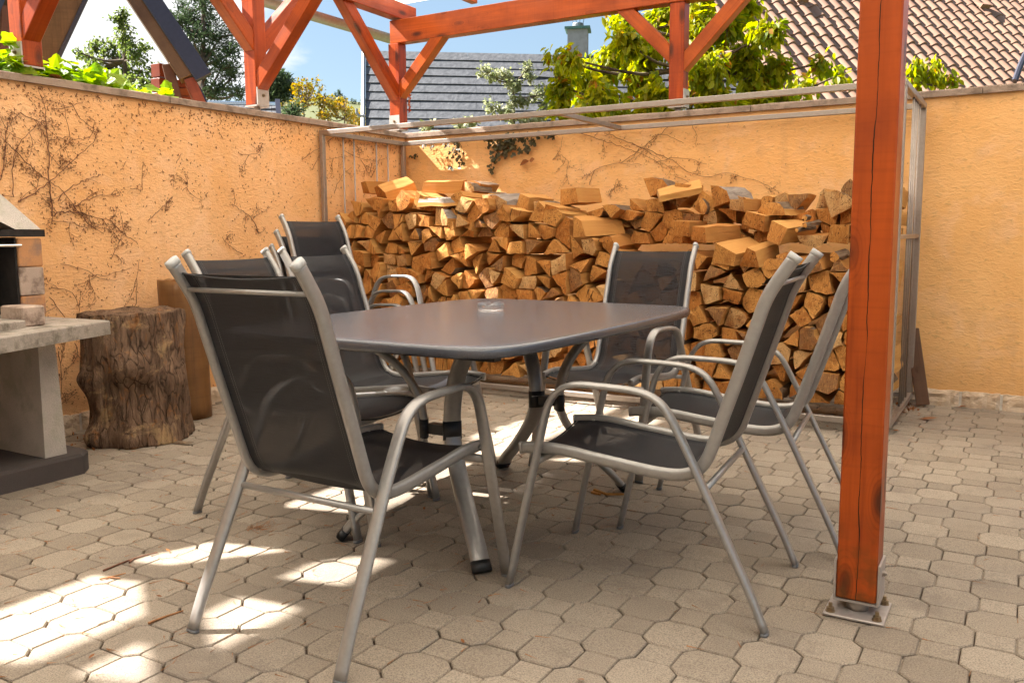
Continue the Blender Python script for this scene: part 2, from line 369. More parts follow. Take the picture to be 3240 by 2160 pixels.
# foliage ----------------------------------------------------------------
def m_leaf(name, a, b, c3=None, tr=.5, rough=.45):
    t = NT(name); r = t.island(); v = t.map('Object')
    c = t.mix(r, a, b)
    if c3: c = t.mix(t.math('GREATER_THAN', t.math('FRACT', t.math('MULTIPLY', r, 9.7)), .965), c, c3)
    n = t.noise(v, 3.0, 2); c = t.mix(t.rmp(n, .4, .7, 0, .4), c, [x * .6 for x in a])
    tl = t.n.new('ShaderNodeBsdfTranslucent'); t.l.new(t.hsv(c, .49, 1.15, 1.7), tl.inputs[0])
    t.P(color=c, rough=rough, spec=.35)
    m = t.n.new('ShaderNodeMixShader'); m.inputs[0].default_value = tr
    t.l.new(t.b.outputs[0], m.inputs[1]); t.l.new(tl.outputs[0], m.inputs[2]); t.l.new(m.outputs[0], t.o.inputs[0]); return t.m
M_CHERRY = m_leaf('cherry_leaf', (.13, .20, .008), (.42, .40, .014), (.34, .16, .02), .66)
M_VINE = m_leaf('vine_leaf', (.12, .24, .014), (.28, .36, .02), None, .55)
M_BIRCH = m_leaf('birch_leaf', (.075, .12, .03), (.16, .19, .06), None, .5)
M_PINE = m_leaf('pine_needle', (.035, .062, .030), (.085, .12, .06), None, .3)
M_BUSH = m_leaf('yellow_bush_leaf', (.10, .11, .02), (.26, .17, .02), (.40, .22, .02), .45)
M_BLOS = m_leaf('blossom_leaf', (.16, .20, .07), (.42, .42, .30), None, .4)
M_IVY = m_leaf('ivy_leaf', (.045, .045, .014), (.10, .075, .025), (.24, .09, .02), .15)
M_DRY = m_leaf('dead_leaf', (.22, .085, .03), (.36, .15, .05), None, .15, .8)
M_RED = m_leaf('red_creeper_leaf', (.28, .05, .02), (.42, .12, .03), None, .3)
M_GRASS = m_leaf('meadow', (.12, .14, .05), (.22, .22, .09), None, .2)
M_TWIG = flat('dry_creeper_stem', (.155, .066, .036), .9, var=.3)
M_TEND = flat('dry_tendril', (.19, .080, .038), .9, var=.3)
M_NEEDLE = flat('dry_needles', (.34, .15, .055), .8, var=.4)

def m_tile(name, a, b):
    t = NT(name); v = t.map('Object'); r = t.math('FRACT', t.math('ADD', t.objrand(), t.island())); n = t.noise(t.world(), 9, 4)
    c = t.mix(r, a, b); c = t.mix(t.rmp(n, .5, .75, 0, .35), c, [x * .7 for x in a])
    t.P(color=c, rough=.6, spec=.35, normal=t.bump(t.noise(t.world(), 90, 3), .2, .004)); return t.m
M_TILE = m_tile('brown_clay_tile', (.235, .132, .088), (.30, .175, .118))
def m_shingle():
    t = NT('grey_shingle'); v = t.map('Object'); st = t.noise(t.map('Object', (13, 9, 1.2)), 1.0, 4, .6); f = t.noise(t.map('Object', (60, 5, 5)), 1.0, 3)
    c = t.mix(t.rmp(st, .35, .65), (.055, .058, .066), (.115, .118, .128)); c = t.mix(t.rmp(f, .5, .7, 0, .4), c, (.045, .047, .055))
    t.P(color=c, rough=.7, normal=t.bump(st, .6, .02)); return t.m
M_SHING = m_shingle()
M_CHIM = flat('chimney_render', (.40, .40, .42), .9, var=.15, nscale=8)
M_CAPM = flat('patina_cap', (.10, .22, .19), .6, var=.3)
M_CREAM = flat('cream_house_render', (.78, .70, .58), .9, var=.06)
def m_roofsheet():
    t = NT('translucent_roof_sheet')
    t.P(color=(.8, .76, .68), rough=.5); tl = t.n.new('ShaderNodeBsdfTranslucent'); tl.inputs[0].default_value = (.90, .87, .81, 1)
    m = t.n.new('ShaderNodeMixShader'); m.inputs[0].default_value = .88
    t.l.new(t.b.outputs[0], m.inputs[1]); t.l.new(tl.outputs[0], m.inputs[2]); t.l.new(m.outputs[0], t.o.inputs[0]); return t.m
M_SHEET = m_roofsheet()

# ------------------------------------------------------------------ mesh helpers
class MB:
    def __init__(s): s.v = []; s.f = []; s.m = []; s.uv = None
    def add(s, vs, fs, mi=0):
        o = len(s.v); s.v += [tuple(p) for p in vs]; s.f += [tuple(i + o for i in f) for f in fs]
        s.m += [mi] * len(fs) if isinstance(mi, int) else list(mi)
        return s
    def box(s, a, b, mi=0):
        (x0, y0, z0), (x1, y1, z1) = a, b
        return s.add([(x0, y0, z0), (x1, y0, z0), (x1, y1, z0), (x0, y1, z0), (x0, y0, z1), (x1, y0, z1), (x1, y1, z1), (x0, y1, z1)],
                     [(0, 3, 2, 1), (4, 5, 6, 7), (0, 1, 5, 4), (1, 2, 6, 5), (2, 3, 7, 6), (3, 0, 4, 7)], mi)
    def cbox(s, a, b, c=.003, mi=0):
        """box with chamfered edges"""
        (x0, y0, z0), (x1, y1, z1) = a, b
        o = [(x0, y0), (x1, y0), (x1, y1), (x0, y1)]
        def ring(z, k):
            return [(x0 + k + c, y0 + k, z), (x1 - k - c, y0 + k, z), (x1 - k, y0 + k + c, z), (x1 - k, y1 - k - c, z),
                    (x1 - k - c, y1 - k, z), (x0 + k + c, y1 - k, z), (x0 + k, y1 - k - c, z), (x0 + k, y0 + k + c, z)]
        R = [ring(z0, c), ring(z0 + c, 0), ring(z1 - c, 0), ring(z1, c)]
        vs = sum(R, []); fs = [tuple(range(7, -1, -1)), tuple(range(24, 32))]
        for k in range(3):
            for i in range(8): j = (i + 1) % 8; fs.append((k * 8 + i, k * 8 + j, k * 8 + 8 + j, k * 8 + 8 + i))
        return s.add(vs, fs, mi)
    def prism(s, poly, z0, z1, mi=0, bev=0.0):
        n = len(poly); vs = [(x, y, z0) for x, y in poly]; fs = [tuple(range(n - 1, -1, -1))]
        if bev:
            cx = sum(p[0] for p in poly) / n; cy = sum(p[1] for p in poly) / n
            ins = []
            for x, y in poly:
                d = math.hypot(x - cx, y - cy); k = 1 - bev / d; ins.append((cx + (x - cx) * k, cy + (y - cy) * k))
            vs += [(x, y, z1 - bev) for x, y in poly] + [(x, y, z1) for x, y in ins]
            lv = 3
        else: vs += [(x, y, z1) for x, y in poly]; lv = 2
        for k in range(lv - 1):
            for i in range(n): j = (i + 1) % n; fs.append((k * n + i, k * n + j, (k + 1) * n + j, (k + 1) * n + i))
        fs.append(tuple(range((lv - 1) * n, lv * n))); return s.add(vs, fs, mi)
    def tube(s, pts, r, n=8, mi=0, r2=None, cap=True, side=None):
        """sweep an ellipse (r across `side`, r2 the other way) along pts; r may be a list"""
        P = [Vector(p) for p in pts]; m = len(P)
        if side is None:
            t0 = (P[1] - P[0]).normalized(); a = Vector((0, 0, 1)) if abs(t0.z) < .9 else Vector((1, 0, 0)); nrm = t0.cross(a).normalized()
        vs = []; fs = []
        for i in range(m):
            t = (P[min(i + 1, m - 1)] - P[max(i - 1, 0)]).normalized()
            if side is not None: b = Vector(side); b = (b - t * b.dot(t)).normalized()
            else: nrm = (nrm - t * nrm.dot(t)).normalized(); b = nrm
            c = t.cross(b)
            ra = r[i] if isinstance(r, (list, tuple)) else r; rb = ra if r2 is None else r2
            for k in range(n):
                a = 2 * math.pi * (k + .5) / n; ca, sa = math.cos(a), math.sin(a)
                if r2 is not None:  # squarer section
                    q = (abs(ca) ** 4 + abs(sa) ** 4) ** -.25; ca *= q * .97; sa *= q * .97
                vs.append(P[i] + b * (ca * ra) + c * (sa * rb))
        for i in range(m - 1):
            for k in range(n): j = (k + 1) % n; fs.append((i * n + k, i * n + j, (i + 1) * n + j, (i + 1) * n + k))
        if cap: fs.append(tuple(range(n - 1, -1, -1))); fs.append(tuple(range((m - 1) * n, m * n)))
        return s.add(vs, fs, mi)
    def lathe(s, prof, n=24, c=(0, 0, 0), mi=0):
        vs = []; fs = []; m = len(prof)
        for r, z in prof:
            for k in range(n): a = 2 * math.pi * k / n; vs.append((c[0] + r * math.cos(a), c[1] + r * math.sin(a), c[2] + z))
        for i in range(m - 1):
            for k in range(n): j = (k + 1) % n; fs.append((i * n + k, i * n + j, (i + 1) * n + j, (i + 1) * n + k))
        fs.append(tuple(range(n - 1, -1, -1))); fs.append(tuple(range((m - 1) * n, m * n))); return s.add(vs, fs, mi)
    def mesh(s, name, mats, smooth=False):
        me = bpy.data.meshes.new(name); me.from_pydata(s.v, [], s.f)
        for m in (mats if isinstance(mats, (list, tuple)) else [mats]): me.materials.append(m)
        if any(s.m): me.polygons.foreach_set('material_index', s.m)
        if smooth: me.polygons.foreach_set('use_smooth', [True] * len(me.polygons))
        me.update(); return me
    def obj(s, name, mats, parent=None, smooth=False, loc=None, rot=None, **tags):
        me = s.mesh(name, mats, smooth); return link(name, me, parent, loc, rot, **tags)
def link(name, me, parent=None, loc=None, rot=None, mat=None, **tags):
    o = bpy.data.objects.new(name, me); COL.objects.link(o)
    if parent: o.parent = parent
    if loc is not None: o.location = loc
    if rot is not None: o.rotation_euler = rot
    if mat is not None: o.matrix_local = mat
    for k, v in tags.items():
        if v: o[k] = v
    return o
def thing(name, label, cat, loc=(0, 0, 0), rz=0, group=None, kind=None):
    o = bpy.data.objects.new(name, None); COL.objects.link(o); o.location = loc; o.rotation_euler = (0, 0, rz)
    o.empty_display_size = .1
    if label: o['label'] = label
    if cat: o['category'] = cat
    if group: o['group'] = group
    if kind: o['kind'] = kind
    return o
def split_smooth(o, ang=35):
    me = o.data; me.polygons.foreach_set('use_smooth', [True] * len(me.polygons))
    try: me.set_sharp_from_angle(angle=math.radians(ang))
    except Exception: pass
    return o
def crom(pts, k=5):
    P = [Vector(p) for p in pts]; out = []
    for i in range(len(P) - 1):
        a = P[max(i - 1, 0)]; b = P[i]; c = P[i + 1]; d = P[min(i + 2, len(P) - 1)]
        for j in range(k):
            t = j / k; out.append(.5 * ((2 * b) + (c - a) * t + (2 * a - 5 * b + 4 * c - d) * t * t + (3 * b - a - 3 * c + d) * t ** 3))
    out.append(P[-1]); return out
def beam(name, p0, p1, w, d, mat, parent, side=(1, 0, 0), ch=.004, **tags):
    """squared timber from p0 to p1, local Z along its length, width w along `side`"""
    p0, p1 = Vector(p0), Vector(p1); z = (p1 - p0); L = z.length; z.normalize()
    x = Vector(side); x = (x - z * x.dot(z)).normalized(); y = z.cross(x)
    mb = MB().cbox((-w / 2, -d / 2, -L / 2), (w / 2, d / 2, L / 2), ch)
    m4 = Matrix.Identity(4); c = (p0 + p1) / 2
    for i in range(3): m4[i][0] = x[i]; m4[i][1] = y[i]; m4[i][2] = z[i]; m4[i][3] = c[i]
    if parent: m4 = parent.matrix_basis.inverted() @ m4
    return link(name, mb.mesh(name, mat), parent, mat=m4, **tags)
def hexbolt(mb, c, ax, r=.009, h=.008, thread=.006):
    c = Vector(c); ax = Vector(ax)
    mb.tube([c, c + ax * h], r, 6); mb.tube([c + ax * h, c + ax * (h + thread)], r * .5, 8); mb.tube([c - ax * .001, c + ax * .0015], r * 1.25, 12)

# ==================================================================  GROUND
WX, WY, WT = -4.42, 5.79, 1.868       # inner faces of left and back wall, top
g = MB(); g.add([(-600, -600, -.30), (600, -600, -.30), (600, 900, -.30), (-600, 900, -.30)], [(0, 1, 2, 3)])
g.obj('ground', M_GRASS, kind='structure')
yard = MB(); yard.box((WX + .0, -14, -.28), (9, WY, -.011)); yard.obj('yard_bed', M_SAND, kind='structure')
pave = thing('pavement', None, None, kind='structure')
PP, SQ, OC = .1213, .0925, .1485        # lattice pitch, square side, octagon width
def paver_poly(orient):
    g2 = .0016; o = OC / 2 - g2; s_ = SQ / 2 - g2
    octo = [(-s_, -o), (s_, -o), (o, -s_), (o, s_), (s_, o), (-s_, o), (-o, s_), (-o, -s_)]
    k = orient; cx = PP * k; a = SQ / 2 - g2
    x0, x1 = (OC / 2 + g2, PP + SQ / 2 + .0135 - .0135 - g2)
    sq = [(x0, -a), (2 * PP - OC / 2 - g2, -a), (2 * PP - OC / 2 - g2, a), (x0, a)]
    if k < 0: sq = [(-x, y) for x, y in sq][::-1]
    return octo, sq
def paver_mesh(orient):
    mb = MB(); octo, sq = paver_poly(orient)
    mb.prism(octo, -.03, 0, 0, .0034); mb.prism(sq, -.03, 0, 0, .0034)
    x = OC / 2 * orient; a = SQ / 2 - .006
    mb.add([(x - .004, -a, -.0055), (x + .004, -a, -.0055), (x + .004, a, -.0055), (x - .004, a, -.0055)], [(0, 1, 2, 3)])
    return mb
PM = {k: [paver_mesh(k).mesh('paver', M_PAVE)] for k in (1, -1)}
pv = []
x0, y0 = -1.833, 1.482
prg = random.Random(5)
for j in range(int((-2.0 - y0) / PP) - 1, int((WY - y0) / PP) + 2):
    orient = prg.choice((1, -1)); run = 0
    for i in range(int((WX - x0) / PP) - 2, int((5.2 - x0) / PP) + 2):
        if (i + j) % 2: continue
        x = x0 + i * PP; y = y0 + j * PP
        if x < WX + .03 or y > WY - .03: continue
        p = proj((x, y, 0)); big = 0
        if p and -150 < p[0] < 3390 and 0 < p[1] < 2320: big = 1 / p[2]
        pv.append((big, x, y, orient, prg.uniform(-.0016, .0016), prg.uniform(-.008, .008), prg.uniform(-.007, .007)))
pv.sort(key=lambda a: -a[0])
rest = MB()
for n, (big, x, y, k, dz, ax, ay) in enumerate(pv):
    if n < 300: link('paver', PM[k][0], pave, (x, y, dz), (ax, ay, 0))
    else:
        octo, sq = paver_poly(k); R = Matrix.Translation((x, y, dz)) @ Matrix.Rotation(ax, 4, 'X') @ Matrix.Rotation(ay, 4, 'Y')
        m0 = paver_mesh(k); rest.add([R @ Vector(v) for v in m0.v], m0.f)
rest.obj('paver', M_PAVE, pave, kind='stuff')

# ==================================================================  WALLS
def wall_stones(parent, along, c0, c1, face, ztop=.095):
    """split-face plinth stones with mortar joints along a wall"""
    s = c0; r = random.Random(3)
    while s < c1 - .01:
        e = min(s + .215, c1); nx, nz = 9, 5; mb = MB(); vs = []; fs = []
        a0 = s + .007; a1 = e - .007
        for iz in range(nz + 1):
            for ix in range(nx + 1):
                u = a0 + (a1 - a0) * ix / nx; z = -.02 + (ztop + .02 + r.uniform(-.004, .004)) * iz / nz
                ed = min(ix, nx - ix, nz - iz); dp = .012 + (.0 if ed == 0 else .012 + .016 * noise.noise((u * 22, z * 30, face)))
                vs.append((u, face - dp, z) if along == 'x' else (face + dp, u, z))
        for iz in range(nz):
            for ix in range(nx):
                q = (iz * (nx + 1) + ix, iz * (nx + 1) + ix + 1, (iz + 1) * (nx + 1) + ix + 1, (iz + 1) * (nx + 1) + ix)
                fs.append(q if along == 'x' else q[::-1])
        # top edge back to wall
        for ix in range(nx):
            i0 = nz * (nx + 1) + ix; vs2 = len(vs)
            p, q = vs[i0], vs[i0 + 1]
            bp = (p[0], face + .01, p[2]) if along == 'x' else (face - .01, p[1], p[2]); bq = (q[0], face + .01, q[2]) if along == 'x' else (face - .01, q[1], q[2])
            vs += [bp, bq]; fs.append((i0, i0 + 1, vs2 + 1, vs2) if along == 'x' else (i0, vs2, vs2 + 1, i0 + 1))
        mb.add(vs, fs); mb.obj('plinth_stone', M_STONE, parent); s = e
    mo = MB()
    if along == 'x': mo.box((c0, face - .010, -.03), (c1, face + .02, ztop - .004))
    else: mo.box((face - .02, c0, -.03), (face + .010, c1, ztop - .004))
    mo.obj('mortar', M_MORTAR, parent)
wl = thing('garden_wall', 'low orange rendered wall on the left, overgrown with dry creeper stems, concrete coping on top', 'wall')
MB().box((WX - .25, -3.0, -.2), (WX, WY, WT - .036)).obj('render', M_STUC, wl)
wb = thing('garden_wall', 'orange rendered wall along the back behind the firewood, running right past the post', 'wall')
MB().box((WX - .25, WY + .001, -.2), (6.0, WY + .25, WT - .036)).obj('render', M_STUC2, wb)
def coping(parent, along, a, b, lo, hi, cuts):
    cuts = [a] + [c for c in cuts if a < c < b] + [b]; r = random.Random(9)
    for s, e in zip(cuts[:-1], cuts[1:]):
        mb = MB(); n = max(2, int((e - s) / .12)); vs = []; fs = []
        for i in range(n + 1):
            u = s + .002 + (e - s - .004) * i / n; j = [r.uniform(-.0025, .0025) for _ in range(4)]
            sec = [(lo + j[0], WT - .040), (hi + j[1], WT - .040), (hi + j[1], WT - .006), (hi - .006, WT + j[2]), (lo + .006, WT + j[3]), (lo + j[0], WT - .006)]
            vs += [(u, p, z) if along == 'x' else (p, u, z) for p, z in sec]
        for i in range(n):
            for k in range(6):
                q = (i * 6 + k, i * 6 + (k + 1) % 6, (i + 1) * 6 + (k + 1) % 6, (i + 1) * 6 + k); fs.append(q[::-1] if along == 'x' else q)
        fs += [tuple(range(6)), tuple(range(n * 6 + 5, n * 6 - 1, -1))]
        mb.add(vs, fs); mb.obj('coping_slab', M_COPE, parent)
coping(wl, 'y', -3.0, WY - .022, WX - .275, WX + .022, [-2, -1, 0, .5, 1.5, 2.5, 3.5, 4.5, 5.4])
coping(wb, 'x', WX - .275, 6.0, WY - .02, WY + .275, [-3.6, -2.6, -1.6, -.9, -.27, .7, 1.7, 2.7, 3.7, 4.7])
wall_stones(wl, 'y', -.2, WY - .04, WX)
wall_stones(wb, 'x', WX + .04, 3.2, WY)

# unseen house wall behind the camera, added to bounce fill light on to the patio
hs = thing('house', 'unseen cream house wall added behind the viewer to bounce light on to the patio', 'house')
MB().box((-9, -6.4, -.3), (12, -6.0, 5.6)).obj('wall', M_CREAM, hs)

# ==================================================================  PERGOLA
pg = thing('pergola', 'red-orange stained timber pergola with braced posts on the walls and one tall post in front', 'pergola')
PT = .10
def post(cx, cy, z0, z1, mat=M_STAIN, w=PT): return beam('post', (cx, cy, z0), (cx, cy, z1), w, w, mat, pg)
posts = {'Z': (-4.448, 1.105), 'A': (-4.50, 2.715), 'B': (-4.552, 4.325), 'C': (-4.605, 5.945), 'D': (-2.158, 5.955)}
for k, (x, y) in posts.items(): post(x, y, 1.922, 2.80 if k in 'ZAB' else 2.615, w=.106)
MB_ = MB()
# post feet on the walls: pipe + bracket plates with bolt
for k, (x, y) in posts.items():
    p = MB(); p.tube([(x, y, WT - .004), (x, y, 1.925)], .021, 14); p.obj('post_pipe', M_GALV, pg, True)
    br = MB(); br.box((x - .056, y - .056, 1.912), (x + .056, y + .056, 1.921))
    if k in 'ZAC': br.box((x - .052, y - .0615, 1.912), (x + .052, y - .0535, 2.035)); b0, ax = (x, y - .0615, 1.985), (0, -1, 0)
    else: br.box((x + .0535, y - .052, 1.912), (x + .0615, y + .052, 2.035)); b0, ax = (x + .0615, y, 1.985), (1, 0, 0)
    o = br.obj('post_bracket', M_PLATE, pg)
    hb = MB(); hexbolt(hb, b0, ax); hb.obj('bolt', M_BOLT, o)
# braces
def brace(x, y, zlow, dx, dy, L, w=.092):
    s = math.sqrt(.5); a = Vector((x, y, zlow + .065)); d = Vector((dx * s, dy * s, s))
    return beam('brace', a, a + d * L, w if dy else .092, .098 if dy else w, M_STAIN, pg, side=(1, 0, 0) if dy else (0, 1, 0))
A, B, C_, D_ = posts['A'], posts['B'], posts['C'], posts['D']
Z_ = posts['Z']; brace(Z_[0] + .02, Z_[1], 2.05, 1, 0, 1.05); brace(Z_[0], Z_[1] + .02, 2.05, 0, 1, .9); brace(Z_[0], Z_[1] - .02, 2.05, 0, -1, .9)
brace(A[0] + .02, A[1], 2.01, 1, 0, 1.05); brace(A[0], A[1] + .03, 2.3, 0, 1, .7)
brace(B[0] + .02, B[1], 1.98, 1, 0, 1.15); brace(B[0], B[1] - .02, 2.24, 0, -1, .78); brace(B[0], B[1] + .02, 2.24, 0, 1, .78)
brace(C_[0], C_[1] - .02, 2.12, 0, -1, .95); brace(C_[0] + .02, C_[1], 2.14, 1, 0, .64)
brace(D_[0] - .02, D_[1], 2.18, -1, 0, .62); brace(D_[0] + .02, D_[1], 2.12, 1, 0, .72)
# beams
beam('beam', (-4.64, 5.945, 2.707), (1.55, 5.945, 2.707), .185, .102, M_STAIN, pg, side=(0, 0, 1))
beam('beam', (-4.36, -1.6, 2.88), (-4.612, 6.16, 2.88), .105, .13, M_STAIN, pg)
beam('beam', (-4.62, B[1], 2.875), (1.45, B[1], 2.875), .10, .11, M_STAIN, pg, side=(0, 1, 0))
beam('beam', (-4.60, A[1] - .22, 2.875), (1.45, A[1] - .22, 2.875), .10, .11, M_STAIN, pg, side=(0, 1, 0))
beam('beam', (-.352, -1.6, 2.705), (-.352, 5.89, 2.705), .105, .18, M_STAIN, pg)
# rafters
for x in [-4.05 + .78 * i for i in range(7)]:
    beam('rafter', (x, -1.62, 2.985), (x, 6.28, 2.985), .06, .10, M_STAIN, pg)
rf = MB(); rf.box((-4.90, -1.7, 3.045), (1.6, 6.32, 3.052)); rf.obj('roof_sheet', M_SHEET, pg)
gt = MB(); vs = []; fs = []; n = 10
for iy, yy in enumerate((-1.6, 6.2)):
    for rr in (.062, .056):
        for k in range(n + 1): a = math.pi + math.pi * k / n; vs.append((-4.86 + rr * math.cos(a), yy, 2.755 + rr * math.sin(a)))
m_ = n + 1
for k in range(n):
    fs.append((k, k + 1, 2 * m_ + k + 1, 2 * m_ + k)); fs.append((m_ + k + 1, m_ + k, 3 * m_ + k, 3 * m_ + k + 1))
    for b in (0, 2 * m_): fs.append((b + k, b + m_ + k, b + m_ + k + 1, b + k + 1))
gt.add(vs, fs); gt.add([(-4.86 + .06 * math.cos(math.pi + math.pi * k / n), 6.199, 2.755 + .06 * math.sin(math.pi + math.pi * k / n)) for k in range(n + 1)], [tuple(range(n + 1))])
gt.obj('gutter', M_ZINC, pg)
post(-.352, -1.1, .04, 2.615)
# front post with base plate
PX, PY = -.352, 2.492
beam('post', (PX, PY, .042), (PX, PY, 2.615), .104, .104, M_POST, pg, label='tall front post with a long drying crack and knots')
pl = MB(); pl.cbox((-.430, 2.398, .002), (-.273, 2.560, .009), .0015)
plo = pl.obj('base_plate', M_PLATE, pg)
pp = MB(); pp.tube([(PX, 2.478, .008), (PX, 2.478, .040)], .030, 24); pp.obj('post_pipe', M_GALV, pg, True)
ub = MB(); ub.box((PX - .058, PY - .054, .036), (PX + .058, PY + .054, .041)); ub.box((PX - .0595, PY - .05, .036), (PX - .0535, PY + .05, .150)); ub.box((PX + .0535, PY - .05, .036), (PX + .0595, PY + .05, .150))
ubo = ub.obj('post_bracket', M_PLATE, pg)
for c_, a_ in (((PX - .0595, PY, .115), (-1, 0, 0)), ((PX + .0595, PY, .115), (1, 0, 0))):
    h = MB(); hexbolt(h, c_, a_, .008, .008, .003); h.obj('bolt', M_GALV, ubo)
for bx, by in ((-.413, 2.419), (-.293, 2.419), (-.290, 2.540), (-.413, 2.540)):
    h = MB(); hexbolt(h, (bx, by, .0095), (0, 0, 1), .0105, .011, .012); h.obj('bolt', M_BOLT, plo)

# ==================================================================  FIREWOOD RACK
RX0, RX1, RY0, RY1, RZ0, RZ1 = -4.385, -.568, 4.77, 5.71, .045, 1.79
rk = thing('firewood_rack', 'welded square steel tube cage holding the split firewood in the back corner', 'rack')
def sq(name, a, b, w=.032, par=rk, m=M_GALV): return beam(name, a, b, w, w, m, par, side=(0, 1, 0) if abs(Vector(b)[0] - Vector(a)[0]) > .1 else (1, 0, 0), ch=.0025)
h_ = .016
for x in (RX0, RX1):
    for y in (RY0, RY1): sq('upright', (x, y, RZ0 + .032), (x, y, RZ1 - .032))
    for z in (RZ0 + h_, RZ1 - h_): sq('rail', (x, RY0 + .017, z), (x, RY1 - .017, z))
    for y in [RY0 + .22, RY0 + .34, RY0 + .60, RY0 + .74] if x == RX0 else [RY0 + .44, RY0 + .53, RY0 + .62, RY0 + .74]:
        b = MB(); b.tube([(x, y, RZ0 + .02), (x, y, RZ1 - .02)], .006, 8); b.obj('rod', M_GALV, rk, True)
for y in (RY0, RY1):
    for z in (RZ0 + h_, RZ1 - h_): sq('rail', (RX0 - .016, y, z), (RX1 + .016, y, z))
sq('rail', (-2.49, RY0 + .017, RZ1 - .0165), (-2.49, RY1 - .017, RZ1 - .0165), .030)
sq('rail', (RX1, RY0 + .017, 1.02), (RX1, RY1 - .017, 1.02), .024)
sq('rail', (RX0, RY0 + .12, RZ0 + .075), (RX1, RY0 + .12, RZ0 + .075), .018)

# ==================================================================  FIREWOOD
lr = random.Random(21)
def clip(poly, p, n):
    """keep the part of the polygon with (q-p).n <= 0"""
    out = []
    for i in range(len(poly)):
        a, b = poly[i], poly[(i + 1) % len(poly)]
        da = (a[0] - p[0]) * n[0] + (a[1] - p[1]) * n[1]; db = (b[0] - p[0]) * n[0] + (b[1] - p[1]) * n[1]
        if da <= 0: out.append(a)
        if da * db < 0: t = da / (da - db); out.append((a[0] + (b[0] - a[0]) * t, a[1] + (b[1] - a[1]) * t))
    return out
def area(P): return abs(sum(P[i][0] * P[(i + 1) % len(P)][1] - P[(i + 1) % len(P)][0] * P[i][1] for i in range(len(P)))) / 2
def voronoi(sites, bounds):
    cells = []
    for i, s in enumerate(sites):
        poly = [(bounds[0], bounds[1]), (bounds[2], bounds[1]), (bounds[2], bounds[3]), (bounds[0], bounds[3])]
        for j, q in enumerate(sites):
            if i == j: continue
            dx, dy = q[0] - s[0], q[1] - s[1]
            if dx * dx + dy * dy > .16: continue
            poly = clip(poly, ((s[0] + q[0]) / 2, (s[1] + q[1]) / 2), (dx, dy))
            if len(poly) < 3: break
        if len(poly) >= 3: cells.append(poly)
    return cells
def simplify(P, n):
    P = list(P)
    while len(P) > n:
        best = min(range(len(P)), key=lambda i: area([P[i - 1], P[i], P[(i + 1) % len(P)]])); P.pop(best)
    return P
def shrink(P, d):
    n = len(P); cx = sum(p[0] for p in P) / n; cy = sum(p[1] for p in P) / n
    out = list(P)
    for i in range(n):
        a, b = P[i], P[(i + 1) % n]; nx, ny = b[1] - a[1], -(b[0] - a[0]); L = math.hypot(nx, ny)
        if L < 1e-6: continue
        nx /= L; ny /= L
        if (cx - a[0]) * nx + (cy - a[1]) * ny > 0: nx, ny = -nx, -ny
        out = clip(out, (a[0] - nx * d, a[1] - ny * d), (nx, ny))
        if len(out) < 3: return []
    return out
def log_mesh(P, L, bark=M_BARK, kind=None):
    """P: section (x,z) around the pith at the origin; arc points flagged as bark"""
    kinds = [k for _, _, k in P]; n = len(P); mb = MB(); vs = []; tw = lr.uniform(-.10, .10); sc = lr.uniform(.86, 1.02); ta_, tb_ = lr.gauss(0, .13), lr.gauss(0, .13)
    cx = sum(p[0] for p in P) / n; cz = sum(p[1] for p in P) / n
    segs = 3
    for s in range(segs + 1):
        t = s / segs; a = tw * t; k = 1 + (sc - 1) * t; ca, sa = math.cos(a), math.sin(a)
        for x, z, _ in P:
            dx, dz = (x - cx) * k, (z - cz) * k
            j = .0045; tilt = (x - cx) * ta_ + (z - cz) * tb_
            vs.append((cx + dx * ca - dz * sa + lr.uniform(-j, j), L * t + tilt + (lr.uniform(-.004, .004) if s in (0, segs) else 0), cz + dx * sa + dz * ca + lr.uniform(-j, j)))
    fs = []; ms = []
    for s in range(segs):
        for i in range(n):
            j = (i + 1) % n; fs.append((s * n + i, s * n + j, (s + 1) * n + j, (s + 1) * n + i)); ms.append(2 if kinds[i] and kinds[j] else 1)
    ci = len(vs); vs.append((cx, -.003 + lr.uniform(-.004, .003), cz)); vs.append((cx, L + .003, cz))
    for i in range(n):
        j = (i + 1) % n; fs.append((ci, j, i)); ms.append(0); fs.append((ci + 1, segs * n + i, segs * n + j)); ms.append(0)
    mb.add(vs, fs, ms); return mb.mesh('firewood', [M_END, M_SPLIT, bark])
